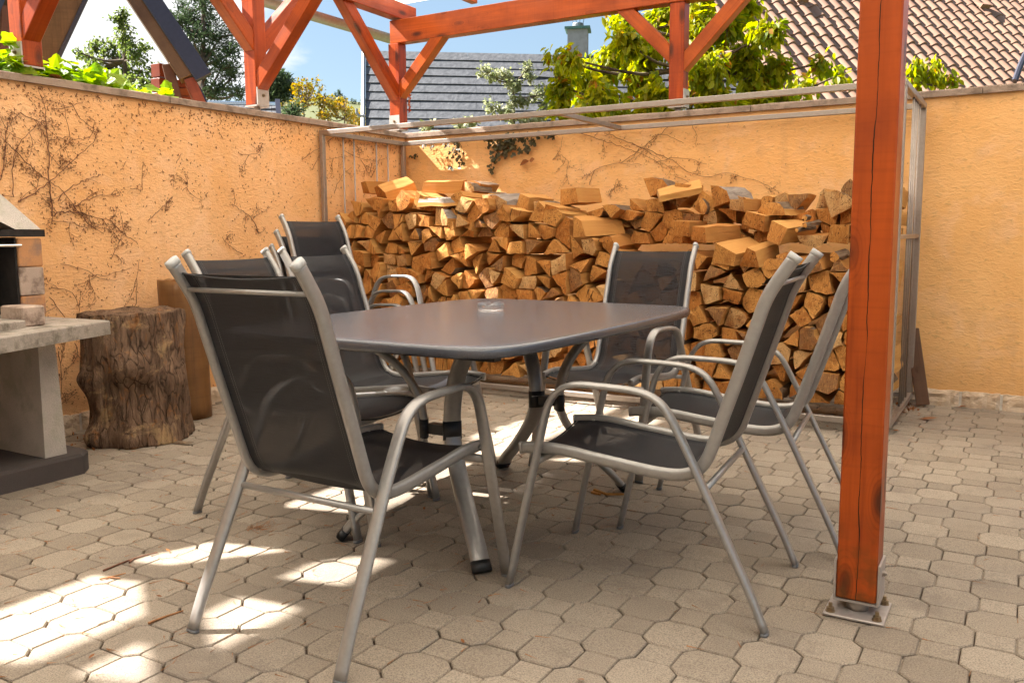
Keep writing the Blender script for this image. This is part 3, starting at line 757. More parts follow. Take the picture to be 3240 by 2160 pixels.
def make_section(poly, mode=None):
    """split-log section inside poly: returns (points relative to pith, pith)"""
    a = sum(poly[i][0] * poly[(i + 1) % len(poly)][1] - poly[(i + 1) % len(poly)][0] * poly[i][1] for i in range(len(poly)))
    if a < 0: poly = poly[::-1]
    mode = mode or lr.choices(['wedge', 'plain', 'half'], [.62, .2, .18])[0]
    n = len(poly)
    if mode == 'wedge': pith = lr.choice(poly)
    elif mode == 'half':
        i = max(range(n), key=lambda i: math.dist(poly[i], poly[(i + 1) % n])); pith = ((poly[i][0] + poly[(i + 1) % n][0]) / 2, (poly[i][1] + poly[(i + 1) % n][1]) / 2)
    else:
        c = (sum(p[0] for p in poly) / n, sum(p[1] for p in poly) / n); a_ = lr.uniform(0, 6.28); pith = (c[0] + .09 * math.cos(a_), c[1] + .09 * math.sin(a_))
    R = max(math.dist(p, pith) for p in poly) * (lr.uniform(.86, .95) if mode != 'plain' else 1.1)
    # densify and clamp to radius
    out = []
    for i in range(n):
        p, q = poly[i], poly[(i + 1) % n]; m = max(1, int(math.dist(p, q) / .028))
        for k in range(m):
            t = k / m; x, z = p[0] + (q[0] - p[0]) * t, p[1] + (q[1] - p[1]) * t; d = math.dist((x, z), pith); f = 0
            if d > R * .999: x = pith[0] + (x - pith[0]) * R / d; z = pith[1] + (z - pith[1]) * R / d; f = 1
            out.append((x - pith[0], z - pith[1], f))
    res = []
    for p in out:
        if not res or math.dist(p[:2], res[-1][:2]) > .006: res.append(p)
    if len(res) > 2 and math.dist(res[0][:2], res[-1][:2]) < .006: res.pop()
    return res, pith
LOGN = [0]; LOGS = []
LG = 'split logs stacked in the steel rack'
LAB = 'split firewood log packed among its like in the stack behind the table and chairs'
def zone(loc, n):
    q = proj(loc); u, v = q[0], q[1]
    shp = {3: 'three-cornered', 4: 'wedge-shaped', 5: 'chunky'}.get(min(5, n), 'chunky')
    if loc[1] > 5.05: z_ = 'in the set-back upper right row'
    elif u < 1330: z_ = 'low behind the left chairs' if v > 820 else 'in the upper left of the pile'
    elif u < 1900: z_ = 'low down behind the table legs' if v > 1000 else 'in the pile just above the table'
    elif u < 2230: z_ = 'beside the chair at the far table end'
    elif u < 2480: z_ = 'between the far chair and the right chairs'
    else: z_ = 'in the pile right beside the front post'
    band = 'high' if v < 700 else 'mid-height' if v < 850 else 'lower'
    side = ('left half, ' if u < 1120 + 0 else '') 
    if z_ == 'in the pile just above the table': z_ = 'above the table, ' + ('left of the ashtray' if u < 1530 else 'right of the ashtray')
    elif z_ == 'in the set-back upper right row': z_ = 'in the set-back upper row, ' + ('left of the right chair back' if u < 2420 else 'over the right chair backs')
    return band + ' ' + shp + ' split log ' + z_
def put_log(sec, loc, L, rot=(0, 0, 0), bark=M_BARK, label=LAB, group=LG):
    if label == LAB: label = zone(loc, sum(1 for s_ in sec if not s_[2]) // 2 + 1)
    # mesh section is in (x,z), CCW seen from -y: flip for outward normals
    me = log_mesh(sec[::-1], L, bark); o = link('firewood', me, None, loc, rot, label=label, category='firewood'); 
    if group: o['group'] = group
    LOGN[0] += 1; LOGS.append(o); return o
def interp(T, x):
    for (a, b), (c, d) in zip(T[:-1], T[1:]):
        if x <= c: return b + (d - b) * max(0, (x - a)) / (c - a)
    return T[-1][1]
TOPL = [(-4.4, 1.22), (-4.1, 1.32), (-3.9, 1.36), (-3.7, 1.38), (-3.4, 1.34), (-3.1, 1.30), (-2.9, 1.22), (-2.7, 1.21), (-2.45, 1.21), (-2.2, 1.22), (-2.0, 1.28), (-1.7, 1.32), (-1.4, 1.31), (-1.1, 1.28), (-.6, 1.26)]
FRONTTOP = [(-2.45, 1.10), (-2.1, 1.02), (-1.8, 1.0), (-1.5, .98), (-1.2, .96), (-.9, .98), (-.6, .92)]
def fill(x0, x1, z0, top, yf, sp=.128, L=(.36, .48), skip=0.0):
    sites = []; rows = int((1.6 - z0) / (sp * .90)); 
    for r in range(rows):
        off = (r % 2) * sp / 2
        x = x0 + sp * .4 + off + lr.uniform(-.02, .02)
        while x < x1 - .03:
            sites.append((x + lr.uniform(-.036, .036), z0 + sp * .45 + r * sp * .90 + lr.uniform(-.034, .034))); x += sp * lr.uniform(.85, 1.2)
    cells = voronoi(sites, (x0, z0, x1, 1.75)); out = []
    for c in cells:
        cx = sum(p[0] for p in c) / len(c); cz = sum(p[1] for p in c) / len(c)
        if cz + sp * .35 > top(cx): continue
        c = simplify(c, lr.choices([3, 4, 5, 6], [.36, .42, .16, .06])[0]); c = shrink(c, .0038)
        if len(c) < 3 or area(c) < .0022: continue
        sec, pith = make_section(c)
        if len(sec) < 3: continue
        y = yf + lr.uniform(-.035, .045)
        # a few degrees of yaw and pitch about the face centre
        put_log(sec, (pith[0], y, pith[1]), lr.uniform(*L), (lr.uniform(-.04, .04), 0, lr.uniform(-.09, .09)), lr.choice([M_BARK, M_BARK, M_GBARK]))
fill(RX0 + .02, -2.45, RZ0 + .075, lambda x: interp(TOPL, x), RY0 + .07, .110)
fill(-2.45, RX1 - .02, RZ0 + .075, lambda x: interp(FRONTTOP, x), RY0 + .07, .112)
fill(-2.45, RX1 - .02, .98, lambda x: interp(TOPL, x) + .03, RY0 + .36, .112, (.3, .36))
# top course: chunky splits at all angles, placed one by one
def wedge(r, a0, a1, bark_arc=True):
    n = max(3, int((a1 - a0) / .45)); return [(0, 0, 0)] + [(r * math.cos(a0 + (a1 - a0) * k / n), r * math.sin(a0 + (a1 - a0) * k / n), 1 if bark_arc else 0) for k in range(n + 1)]
def quad(w, h): return [(-w / 2, 0, 0), (w / 2, 0, 0), (w / 2 * lr.uniform(.8, 1), h, 0), (-w / 2 * lr.uniform(.8, 1), h * lr.uniform(.9, 1.05), 0)]
def half(r): return [(-r, 0, 0)] + [(r * math.cos(math.pi - math.pi * k / 7), r * .8 * math.sin(math.pi * k / 7), 1) for k in range(1, 7)] + [(r, 0, 0)]
def rnd_log(r): n = 12; return [(r * math.cos(2 * math.pi * k / n), r + r * math.sin(2 * math.pi * k / n), 1) for k in range(n)]
def top_log(u, v, y, sec, L, yaw, pitch=0, rollz=0, bark=M_BARK, label=None, ccw=False):
    """(u,v): photo position of the front-left-bottom of the log; y: depth"""
    if not label: sec = [(x * .86, z * .86, k) for x, z, k in sec]; yaw = yaw * .3 + lr.uniform(-.12, .15); rollz += lr.uniform(-.25, .25)
    elif yaw > -1: yaw *= .6
    L *= .72
    p = ony(u, v, y); a = sum(sec[i][0] * sec[(i + 1) % len(sec)][1] - sec[(i + 1) % len(sec)][0] * sec[i][1] for i in range(len(sec)))
    if a < 0: sec = sec[::-1]
    o = put_log(sec, p, L, (0, 0, 0), bark, label or LAB, LG if not label else None)
    o.rotation_euler = (Matrix.Rotation(yaw, 3, 'Z') @ Matrix.Rotation(pitch, 3, 'X') @ Matrix.Rotation(rollz, 3, 'Y')).to_euler(); return o
TL = top_log
TL(1215, 640, 4.95, [(-.07, 0, 0), (.05, -.02, 0), (.085, .05, 0), (.04, .12, 1), (-.03, .125, 1), (-.085, .07, 1)], .34, -.75, .28, -.3, label='large pale split log tilted up on the left end of the woodpile')
TL(1345, 612, 5.10, [(-.05, 0, 0), (.05, 0, 0), (.04, .085, 0), (-.05, .09, 0)], .40, -1.25, .0, .05, label='sunlit nearly white split log on top near the wall corner')
TL(1330, 655, 4.85, half(.07), .42, -1.30, .02, 0, M_GBARK, label='half-round log lying lengthwise just below the sunlit one')
TL(1155, 612, 5.05, quad(.10, .085), .34, -.55, 0, 0, label='dark brown squared offcut at the far left top of the woodpile')
TL(1195, 665, 4.86, quad(.11, .095), .38, -.5, .05, .05)
TL(1470, 620, 5.05, wedge(.11, .5, 1.75), .32, .2, 0, .0); TL(1500, 620, 5.15, wedge(.12, 1.0, 2.0), .3, -.3, 0, 0, M_BARK)
TL(1530, 625, 5.2, half(.055), .3, -1.0, 0, 0)
TL(1560, 668, 4.92, [(-.10, .0, 0), (.02, -.03, 0), (.13, .02, 1), (.12, .075, 1), (.02, .11, 1), (-.11, .10, 1)], .34, -.35, .05, .1, M_GBARK, label='broad grey barked log lying across the top of the woodpile')
TL(1650, 665, 4.95, quad(.12, .11), .34, -.5, 0, .15); TL(1395, 715, 4.83, [(-.07, 0, 0), (.06, 0, 0), (.07, .05, 1), (.02, .11, 1), (-.06, .13, 0)], .36, -.95, -.03, 0, M_GBARK, label='golden ended log pointing out left of centre in the top course')
TL(1480, 725, 4.84, quad(.10, .10), .34, .1, 0, .2); TL(1505, 720, 4.84, half(.08), .34, -.6, 0, 0); TL(1600, 730, 4.88, half(.085), .36, -.7, 0, 0)
TL(1690, 690, 4.92, wedge(.13, .4, 1.8), .36, -.5, 0, 0); TL(1740, 690, 4.85, quad(.13, .09), .36, -.6, 0, .1)
TL(1800, 645, 5.02, quad(.13, .10), .36, -.35, 0, -.08, label='lone blocky log perched above the others at the middle of the pile')
TL(1830, 750, 4.84, [(-.06, 0, 0), (.08, 0, 0), (.03, .10, 0), (-.05, .13, 0)], .42, -.9, .02, 0, M_GBARK, label='long split log pointing right from the middle of the top course')
TL(1880, 665, 5.0, half(.085), .34, -.4, 0, 3.0); TL(1985, 665, 5.05, half(.09), .34, -.3, 0, 3.1); TL(1930, 690, 4.95, wedge(.10, .8, 2.3), .34, 0, 0, 0)
TL(2060, 625, 5.15, wedge(.15, .3, 1.9), .34, -.2, 0, 0); TL(2085, 625, 5.05, quad(.16, .035), .36, -1.0, .2, .35, M_GBARK, label='thin dark weathered slab tipped down to the right on top of the pile')
TL(2150, 625, 5.12, quad(.11, .10), .34, -.5, 0, .1); TL(2215, 655, 5.08, half(.06), .34, .1, 0, 1.4)
TL(2255, 655, 5.10, wedge(.15, .1, 1.6), .36, -.75, .0, 0, M_GBARK); TL(2330, 665, 5.05, quad(.13, .075), .36, -.6, 0, .05)
TL(2440, 680, 5.02, half(.095), .34, -.45, 0, 0, M_BARK, label='upright half-round log with a torn splinter on its top, right part of the pile')
TL(2380, 720, 4.98, quad(.15, .10), .34, -.3, 0, .1); TL(2630, 690, 5.05, wedge(.15, .5, 1.9), .34, .3, 0, 0, label='reddish wedge at the right end of the top course beside the post')
TL(2455, 760, 4.90, [(-.06, 0, 0), (.04, -.02, 0), (.08, .07, 0), (-.05, .10, 0)], .36, -.85, .06, .1, M_GBARK, label='grey ended squared log pointing right near the post')
TL(2570, 745, 4.92, half(.09), .36, .25, .05, 3.3, M_GBARK); TL(2650, 770, 4.88, quad(.12, .12), .34, .2, 0, .2)
TL(2150, 745, 4.95, quad(.15, .10), .38, -.8, .04, 0); TL(2210, 765, 4.85, quad(.14, .09), .38, -.85, .06, .1, label='pale cut block with a wide top face above the middle-right chair')
TL(2285, 830, 4.82, [(-.07, 0, 0), (.07, -.02, 0), (.10, .05, 0), (-.02, .11, 0)], .36, -.8, .12, .0, label='large pale block jutting forward beside the chair back')
TL(2365, 845, 4.82, [(-.05, 0, 0), (.07, 0, 0), (.05, .09, 0), (0, .11, 0)], .34, -.45, .18, .05, label='narrow cracked block leaning forward right of the large pale one')
TL(2460, 850, 4.84, half(.08), .34, -.3, 0, 0); TL(2540, 860, 4.84, quad(.13, .10), .34, .1, 0, .1)
for u, v, r_, L_, yw in ((2520, 735, .014, .22, -1.1), (2545, 700, .018, .10, -.3), (2545, 720, .016, .2, -1.2), (2640, 830, .032, .2, -.5)):
    TL(u, v, 4.86, rnd_log(r_), L_, yw, .1, 0, M_GBARK)
# beyond 300 logs the ones that show smallest are joined into one
def shows(o):
    p = proj(o.location)
    if not p or p[0] > 2740: return 0
    xs = [v.co.x for v in o.data.vertices]; zs = [v.co.z for v in o.data.vertices]
    a_ = (max(xs) - min(xs)) * (max(zs) - min(zs)) / p[2] ** 2
    hid = (p[1] > 1130 and p[0] < 1500) or (1130 < p[0] < 1250 and p[1] > 850) or (1250 < p[0] < 2100 and 960 < p[1] < 1060)
    return a_ * (.3 if hid else 1) * (1e6 if o['label'].startswith(('large', 'lone', 'dark', 'sunlit', 'half', 'golden', 'thin', 'broad', 'upright', 'reddish', 'grey', 'pale', 'narrow', 'long')) else 1)
LOGS.sort(key=lambda o: -shows(o)); jm = MB()
bpy.context.view_layer.update()
for o in LOGS[300:]:
    mp_ = [{'end_grain': 0, 'split_wood': 1, 'log_bark': 2, 'grey_bark': 2}[m.name] for m in o.data.materials]; W_o = o.matrix_world
    jm.add([W_o @ v.co for v in o.data.vertices], [tuple(f.vertices) for f in o.data.polygons], [mp_[f.material_index] for f in o.data.polygons])
    bpy.data.objects.remove(o)
if jm.v: jm.obj('firewood', [M_END, M_SPLIT, M_BARK], None, kind='stuff', label='smaller split logs filling the stack around the larger ones', category='firewood')

# board leaning against the wall at the rack's right end
q0 = onz(2895, 1280, .0); q1 = onz(2935, 1278, .0)
bd = MB(); p0 = Vector((-.44, 5.60, .005)); 
lean = beam('leaning_board', (-.485, 5.66, .012), (-.575, 5.755, .46), .075, .02, M_BROWN, None, side=(1, 0.1, 0.2))
lean['label'] = 'short brown board leaning on the wall just right of the firewood rack'; lean['category'] = 'board'

# ==================================================================  CHAIRS
RAIL = [(-.413, .984), (-.386, .944), (-.360, .903), (-.342, .864), (-.328, .82), (-.307, .754), (-.277, .66), (-.247, .57), (-.221, .49),
        (-.204, .444), (-.183, .414), (-.152, .396), (-.112, .389), (-.048, .391), (.047, .402), (.145, .414), (.195, .421), (.246, .425), (.298, .424), (.352, .418)]
LEGP = [(.372, .008), (.330, .212), (.290, .393), (.264, .512), (.247, .566), (.223, .600), (.193, .619), (.155, .627), (.082, .626), (.011, .623),
        (-.034, .616), (-.071, .600), (-.103, .568), (-.139, .503), (-.184, .415), (-.234, .312), (-.283, .212), (-.338, .098), (-.376, .008)]
RW, LW = .213, .249
def rail_x(i): return RW + (.008 if i < 3 else 0)
def make_chair():
    t = thing('armchair', '', 'chair')
    for sd in (1, -1):
        pts = [(sd * RW, y, z) for y, z in RAIL]
        m = MB(); m.tube(crom(pts, 3), .0115, 12, r2=.0175, side=(1, 0, 0)); m.obj('side_rail', M_ALU, t, True)
        d = (Vector(pts[0]) - Vector(pts[1])).normalized(); e = MB(); e.tube([Vector(pts[0]) - d * .006, Vector(pts[0]) + d * .004, Vector(pts[0]) + d * .010], [.0132, .0132, .0095], 12, r2=.0188, side=(1, 0, 0)); e.obj('end_cap', M_CAPW, t, True)
        d = (Vector(pts[-1]) - Vector(pts[-2])).normalized(); e = MB(); e.tube([Vector(pts[-1]) - d * .003, Vector(pts[-1]) + d * .004], .0122, 12, r2=.0182, side=(1, 0, 0)); e.obj('end_cap', M_ALU, t, True)
        def wx(y, z): return LW + (.013 * max(0, (.45 - z) / .45))
        lp = [(sd * wx(y, z), y, z) for y, z in LEGP]
        m = MB(); m.tube(crom(lp, 3), .0185, 12, r2=.0092, side=(1, 0, 0)); m.obj('leg_frame', M_ALU, t, True)
        for e_ in (lp[0], lp[-1]):
            f = MB(); f.tube([(e_[0], e_[1], .0005), (e_[0], e_[1], .010)], .0190, 12, r2=.0102, side=(1, 0, 0)); f.obj('foot_cap', M_CAPG, t, True)
        for (y, z) in ((-.172, .409), (.283, .424)):
            b = MB(); b.tube([(sd * (RW + .008), y, z), (sd * (LW - .008), y, z)], .0055, 8); b.tube([(sd * (RW - .0155), y, z), (sd * (RW - .010), y, z)], [.003, .0075], 10)
            b.obj('bolt', M_ALU, t, True)
    m = MB(); m.tube([(-RW, -.378, .917), (RW, -.378, .917)], .0062, 10); m.obj('crossbar', M_ALU, t, True)
    m = MB(); m.tube([(-LW, -.206, .366), (LW, -.206, .366)], .0095, 10); m.obj('crossbar', M_ALU, t, True)
    m = MB(); m.tube([(-LW, .298, .385), (LW, .298, .385)], .0085, 10, r2=.012, side=(0, 1, 0)); m.obj('crossbar', M_ALU, t, True)
    # sling: one stretched cloth over back and seat
    path = crom([(0, y, z) for y, z in RAIL], 3)[2:-1]; nx = 12; vs = []; fs = []; us = []; L = 0
    n = len(path)
    for i, p in enumerate(path):
        tn = (path[min(i + 1, n - 1)] - path[max(i - 1, 0)]).normalized(); nr = Vector((0, -tn.z, tn.y))
        if i: L += (path[i] - path[i - 1]).length
        s = i / (n - 1)
        sag = .010 + .012 * math.exp(-((s - .05) / .08) ** 2) * .3 + (.014 if s > .6 else .0) * min(1, (s - .6) / .15 if s > .6 else 0)
        wdt = RW - .004
        end = max(0, 1 - i / 3.0)
        for k in range(nx + 1):
            u = -1 + 2 * k / nx; q = 1 - u * u
            off = -sag * q if s > .55 else sag * q * .8
            pp_ = p + Vector((0, 0, -1)) * (sag * q) if s > .6 else p - nr * (sag * q) * (-1 if nr.y > 0 else 1)
            pp_ = Vector((u * wdt, pp_.y, pp_.z)) - (Vector((0, tn.y, tn.z)) * -1) * (.012 * q * end)
            vs.append(pp_); us.append((u * wdt, L))
    for i in range(n - 1):
        for k in range(nx): a = i * (nx + 1) + k; fs.append((a, a + 1, a + nx + 2, a + nx + 1))
    # hem rolled over the front
    me = MB().add(vs, fs).mesh('sling', M_SLING, True)
    uv = me.uv_layers.new(name='UVMap')
    for lp_ in me.loops: uv.data[lp_.index].uv = us[lp_.vertex_index]
    link('sling', me, t)
    hm = MB(); hm.tube([Vector((u * (RW - .006), path[0].y + .001, path[0].z)) + Vector((0, .012 * (1 - u * u) * .3, -.012 * (1 - u * u))) for u in [-1 + k / 6 for k in range(13)]], .0022, 6); hm.obj('hem', M_HEM, t, True)
    hm = MB(); hm.tube([(u * (RW - .006), .347, .416 - .024 * (1 - u * u)) for u in [-1 + k / 6 for k in range(13)]], .003, 6); hm.obj('hem', M_HEM, t, True)
    return t
M_CAPW = flat('pale_plastic_cap', (.45, .45, .44), .4, var=.05)
M_CAPG = flat('grey_plastic_foot', (.16, .16, .165), .5, var=.1)
M_HEM = flat('black_hem', (.018, .018, .02), .7)
chair0 = make_chair()
def copy_thing(o):
    r = o.copy(); COL.objects.link(r)
    for c in list(o.children):
        d = c.copy(); COL.objects.link(d); d.parent = r
        for e in list(c.children): x = e.copy(); COL.objects.link(x); x.parent = d
    return r
poses = [(-1.595, 1.835, 0, -.015, 'silver framed armchair nearest the viewer, its dark mesh back turned to us', 'chairs around the table', 0),
         (-.931, 2.432, 0, 1.645, 'silver framed armchair on the near right side of the table, seen from the side', 'chairs around the table', 0),
         (-.857, 3.081, 0, 1.667, 'right side armchair partly hidden behind the red-orange front post', 'chairs around the table', 0),
         (-1.617, 3.727, 0, 3.124, 'armchair at the far end of the table, facing us in front of the firewood', 'chairs around the table', 0),
         (-2.32, 2.441, 0, -1.493, 'left side armchair just behind the nearest chair, closest to the tree stump', 'chairs around the table', 0),
         (-2.399, 3.002, 0, -1.521, 'left side armchair farther from us, between the stacked chairs and the table', 'chairs around the table', 0),
         (-3.46, 3.92, 0, -1.72, 'bottom chair of the stack of three by the left wall', 'chairs stacked by the left wall', 0),
         (-3.42, 3.926, .085, -1.72, 'middle chair of the stack of three by the left wall', 'chairs stacked by the left wall', 0),
         (-3.38, 3.932, .175, -1.72, 'topmost chair of the stack of three, in front of the left wall', 'chairs stacked by the left wall', 0)]
for i, (x, y, z, a, lab, gr, _) in enumerate(poses):
    o = chair0 if i == 0 else copy_thing(chair0)
    o.location = (x, y, z); o.rotation_euler = (0, 0, a); o['label'] = lab; o['category'] = 'chair'; o['group'] = gr

# ==================================================================  TABLE
tb = thing('garden_table', 'garden table with dark speckled top, rounded rim and bowed metal legs', 'table', (-1.698, 2.70, 0), .0)
def sup(a, b, n, k, N=120):
    out = []
    for i in range(N):
        t = 2 * math.pi * i / N; c, s_ = math.cos(t), math.sin(t); r = (abs(c) ** n + abs(s_) ** n) ** (-1 / n)
        x, y = c * r, s_ * r
        out.append(((a - k) * x * (1 - .05 * y * y), (b - k) * y * (1 - .015 * x * x)))
    cr2, sr2 = math.cos(-.027), math.sin(-.027)
    return [(x * cr2 - y * sr2, x * sr2 + y * cr2 - .038) for x, y in out]
tt = MB(); prof = [(.05, .752), (.012, .752), (.005, .7505), (.0012, .746), (0, .738), (.001, .727), (.006, .7205), (.02, .719), (.06, .719)]
vs = []; fs = []; N = 120
for k, z in prof: vs += [(x, y, z) for x, y in sup(.576, .775, 11, k, N)]
for i in range(len(prof) - 1):
    for k in range(N): j = (k + 1) % N; fs.append((i * N + k, (i + 1) * N + k, (i + 1) * N + j, i * N + j))
fs.append(tuple(range(N))); fs.append(tuple(range(len(vs) - 1, len(vs) - N - 1, -1)))
tt.add(vs, fs); to = tt.obj('tabletop', M_TABLE, tb); split_smooth(to, 50)
for a_, b_ in (((-.42, -.64, .690), (.42, -.60, .7185)), ((-.42, .54, .690), (.42, .58, .7185)), ((-.40, -.599, .695), (-.36, .539, .7185)), ((.36, -.599, .695), (.40, .539, .7185))): MB().box(a_, b_).obj('apron', M_BLACK, tb)
def tleg(fx, fy, wx_, wy_):
    pts = []
    for z, k in ((.02, 1.0), (.07, .86), (.14, .60), (.22, .34), (.30, .12), (.38, .0), (.46, .02), (.54, .12), (.61, .30), (.67, .56), (.712, .82)):
        pts.append((wx_ + (fx - wx_) * k, wy_ + (fy - wy_) * k, z))
    d = Vector((fx - wx_, fy - wy_, 0)).normalized(); side = Vector((-d.y, d.x, 0))
    m = MB(); m.tube(crom(pts, 3), .031, 12, r2=.0135, side=side); m.obj('leg', M_LEG, tb, True)
    a, b = Vector(pts[0]), Vector(pts[1]); dd = (a - b).normalized()
    c = MB(); c.tube([a - dd * .022, a + dd * .012], .033, 12, r2=.0165, side=side); c.obj('foot_cap', M_BLACK, tb, True)
    k = MB(); k.tube([(wx_, wy_, .360), (wx_, wy_, .425)], .0335, 12, r2=.0162, side=side); k.obj('collar', M_BLACK, tb, True)
OX, OY = 1.698, -2.70
for fx, fy, wx_, wy_ in ((-1.405, 2.18, -1.640, 2.372), (-1.99, 2.20, -1.750, 2.362), (-1.985, 3.27, -1.662, 3.00), (-1.365, 3.19, -1.552, 2.985)):
    tleg(fx + OX, fy + OY, wx_ + OX, wy_ + OY)
k = MB(); k.box((-1.728 + OX, 2.35 + OY, .375), (-1.662 + OX, 2.385 + OY, .41)); k.obj('link_bracket', M_BLACK, tb); k = MB(); k.box((-1.64 + OX, 2.975 + OY, .375), (-1.574 + OX, 3.01 + OY, .41)); k.obj('link_bracket', M_BLACK, tb)

ac = onz(1553, 984, .753)
at = MB(); pr = [(.046, 0), (.053, .002), (.0535, .020), (.0525, .031), (.049, .033), (.0465, .030), (.0445, .012), (.040, .0085)]
n = 48; vs = []; fs = []
for i, (r, z) in enumerate(pr):
    for k in range(n):
        a = 2 * math.pi * k / n; dz = 0
        if z > .028 and any(abs((a - q + math.pi) % (2 * math.pi) - math.pi) < .11 for q in (.5, .5 + math.pi / 2, .5 + math.pi, .5 + 1.5 * math.pi)): dz = -.007
        vs.append((r * math.cos(a), r * math.sin(a), z + dz))
for i in range(len(pr) - 1):
    for k in range(n): j = (k + 1) % n; fs.append((i * n + k, i * n + j, (i + 1) * n + j, (i + 1) * n + k))
fs.append(tuple(range(n - 1, -1, -1))); fs.append(tuple(range(7 * n, 8 * n)))
at.add(vs, fs).obj('ashtray', M_GLASS, None, True, loc=(ac.x, ac.y, .7525), label='round clear glass ashtray standing on the table', category='ashtray')

# ==================================================================  BARBECUE
bq = thing('barbecue', 'masonry garden barbecue with concrete worktop, fire bricks and a sloping hood at the left edge', 'barbecue', (-3.9, 1.8, 0))
def bqo(mb, name, mats, **k):
    o = mb.obj(name, mats, bq, **k); o.location = (3.9, -1.8, 0); return o
m = MB(); m.prism([(-4.40, .7), (-3.57, .7), (-3.575, 2.28), (-3.64, 2.345), (-4.40, 2.36)], 0, .092, 0, .012); bqo(m, 'base_slab', M_SLAB)
def taper(x0, x1, y0, y1, z0, z1, k=.012):
    m = MB(); m.add([(x0, y0, z0), (x1, y0, z0), (x1, y1, z0), (x0, y1, z0), (x0 + k, y0 + k, z1), (x1 - k, y0 + k, z1), (x1 - k, y1 - k, z1), (x0 + k, y1 - k, z1)],
                     [(0, 3, 2, 1), (4, 5, 6, 7), (0, 1, 5, 4), (1, 2, 6, 5), (2, 3, 7, 6), (3, 0, 4, 7)]); return m
bqo(taper(-4.12, -3.64, 2.145, 2.245, .092, .615), 'side_support', M_RENDERW)
bqo(taper(-4.12, -3.64, 1.05, 1.15, .092, .615), 'side_support', M_RENDERW)
m = MB(); m.prism([(-3.275, 1.02), (-3.275, 1.76), (-3.505, 2.405), (-4.33, 2.37), (-4.33, 1.02)], .618, .680, 0, .006); bqo(m, 'worktop', M_WORK)
m = MB(); m.prism([(-3.40, 1.10), (-3.40, 1.72), (-3.53, 2.04), (-4.28, 2.04), (-4.28, 1.10)], .6805, .712, 0, .004); bqo(m, 'hearth_slab', M_WORK)
FB = m_concrete('fire_brick', (.50, .38, .30), .2, moss=(.13, .085, .065)); FO = m_concrete('orange_fire_brick', (.55, .27, .12), .2, moss=(.25, .16, .12))
m = MB(); m.cbox((-3.72, 2.045, .6805), (-3.56, 2.145, .765), .006); bqo(m, 'fire_brick', FB)
m = MB(); m.cbox((-3.78, 1.30, .7125), (-3.74, 2.05, .765), .004); bqo(m, 'fire_brick', FB)
zz = .7125
for i, hh in enumerate((.085, .125, .125)):
    m = MB(); m.cbox((-4.02, 2.155, zz), (-3.742, 2.262, zz + hh - .003), .004); bqo(m, 'fire_brick', FO if i != 1 else FB)
    m = MB(); m.cbox((-4.02, 1.14, zz), (-3.742, 1.247, zz + hh - .003), .004); bqo(m, 'fire_brick', FB); zz += hh
m = MB(); m.box((-4.20, 1.14, .7125), (-4.03, 2.262, 1.05)); m.box((-4.025, 2.144, .7125), (-3.752, 2.1535, 1.05)); bqo(m, 'firebox_lining', M_SOOT)
for z in (.86, .90, .94, .98, 1.01): m = MB(); m.box((-4.029, 1.26, z), (-3.995, 2.13, z + .008)); bqo(m, 'grill_ledge', M_SOOT)
m = MB(); m.tube([(-3.735, 1.3, 1.015), (-3.735, 2.165, 1.015)], .006, 10); bqo(m, 'grill_bar', M_CHROME)
m = MB(); m.box((-3.86, 2.07, .765), (-3.85, 2.078, .86)); m.box((-3.87, 2.0, .86), (-3.84, 2.11, .868)); bqo(m, 'rusty_grate_stand', flat('rust', (.22, .11, .06), .9, var=.4))
m = MB(); m.box((-4.33, 1.12, 1.052), (-3.735, 2.275, 1.083)); bqo(m, 'hood_frame', M_SOOT)
# hood: open-fronted tapering concrete canopy
hb_, ht_ = 1.084, 1.62
bl = [(-3.742, 1.135), (-3.742, 2.262), (-4.33, 2.262), (-4.33, 1.135)]; tl_ = [(-4.06, 1.50), (-4.06, 1.86), (-4.33, 1.86), (-4.33, 1.50)]
m = MB(); V = [(x, y, hb_) for x, y in bl] + [(x, y, ht_) for x, y in tl_]
def lerp(a, b, t): return tuple(a[i] + (b[i] - a[i]) * t for i in range(3))
# front with opening
f0, f1, f2, f3 = V[0], V[1], V[5], V[4]
oa = lerp(f0, f1, .10); ob = lerp(f0, f1, .90); mid0 = lerp(lerp(f0, f1, .27), lerp(f3, f2, .27), .30); mid1 = lerp(lerp(f0, f1, .73), lerp(f3, f2, .73), .30)
Q = [f0, f1, f2, f3, oa, ob, mid1, mid0]; inn = [(p[0] - .03, p[1], p[2]) for p in Q]
m.add(Q + inn, [(0, 4, 7, 3), (5, 1, 2, 6), (3, 7, 6, 2), (4, 12, 15, 7), (7, 15, 14, 6), (6, 14, 13, 5), (8, 11, 15, 12), (13, 14, 10, 9), (11, 10, 14, 15), (0, 8, 12, 4), (5, 13, 9, 1)])
m.add([V[1], V[2], V[6], V[5]], [(0, 1, 2, 3)]); m.add([V[0], V[3], V[7], V[4]], [(0, 3, 2, 1)]); m.add([V[4], V[5], V[6], V[7]], [(0, 1, 2, 3)])
bqo(m, 'hood', M_RENDERW)
m = MB(); m.box((-4.32, 1.50, ht_), (-4.07, 1.86, 2.5)); bqo(m, 'flue', M_RENDERW)

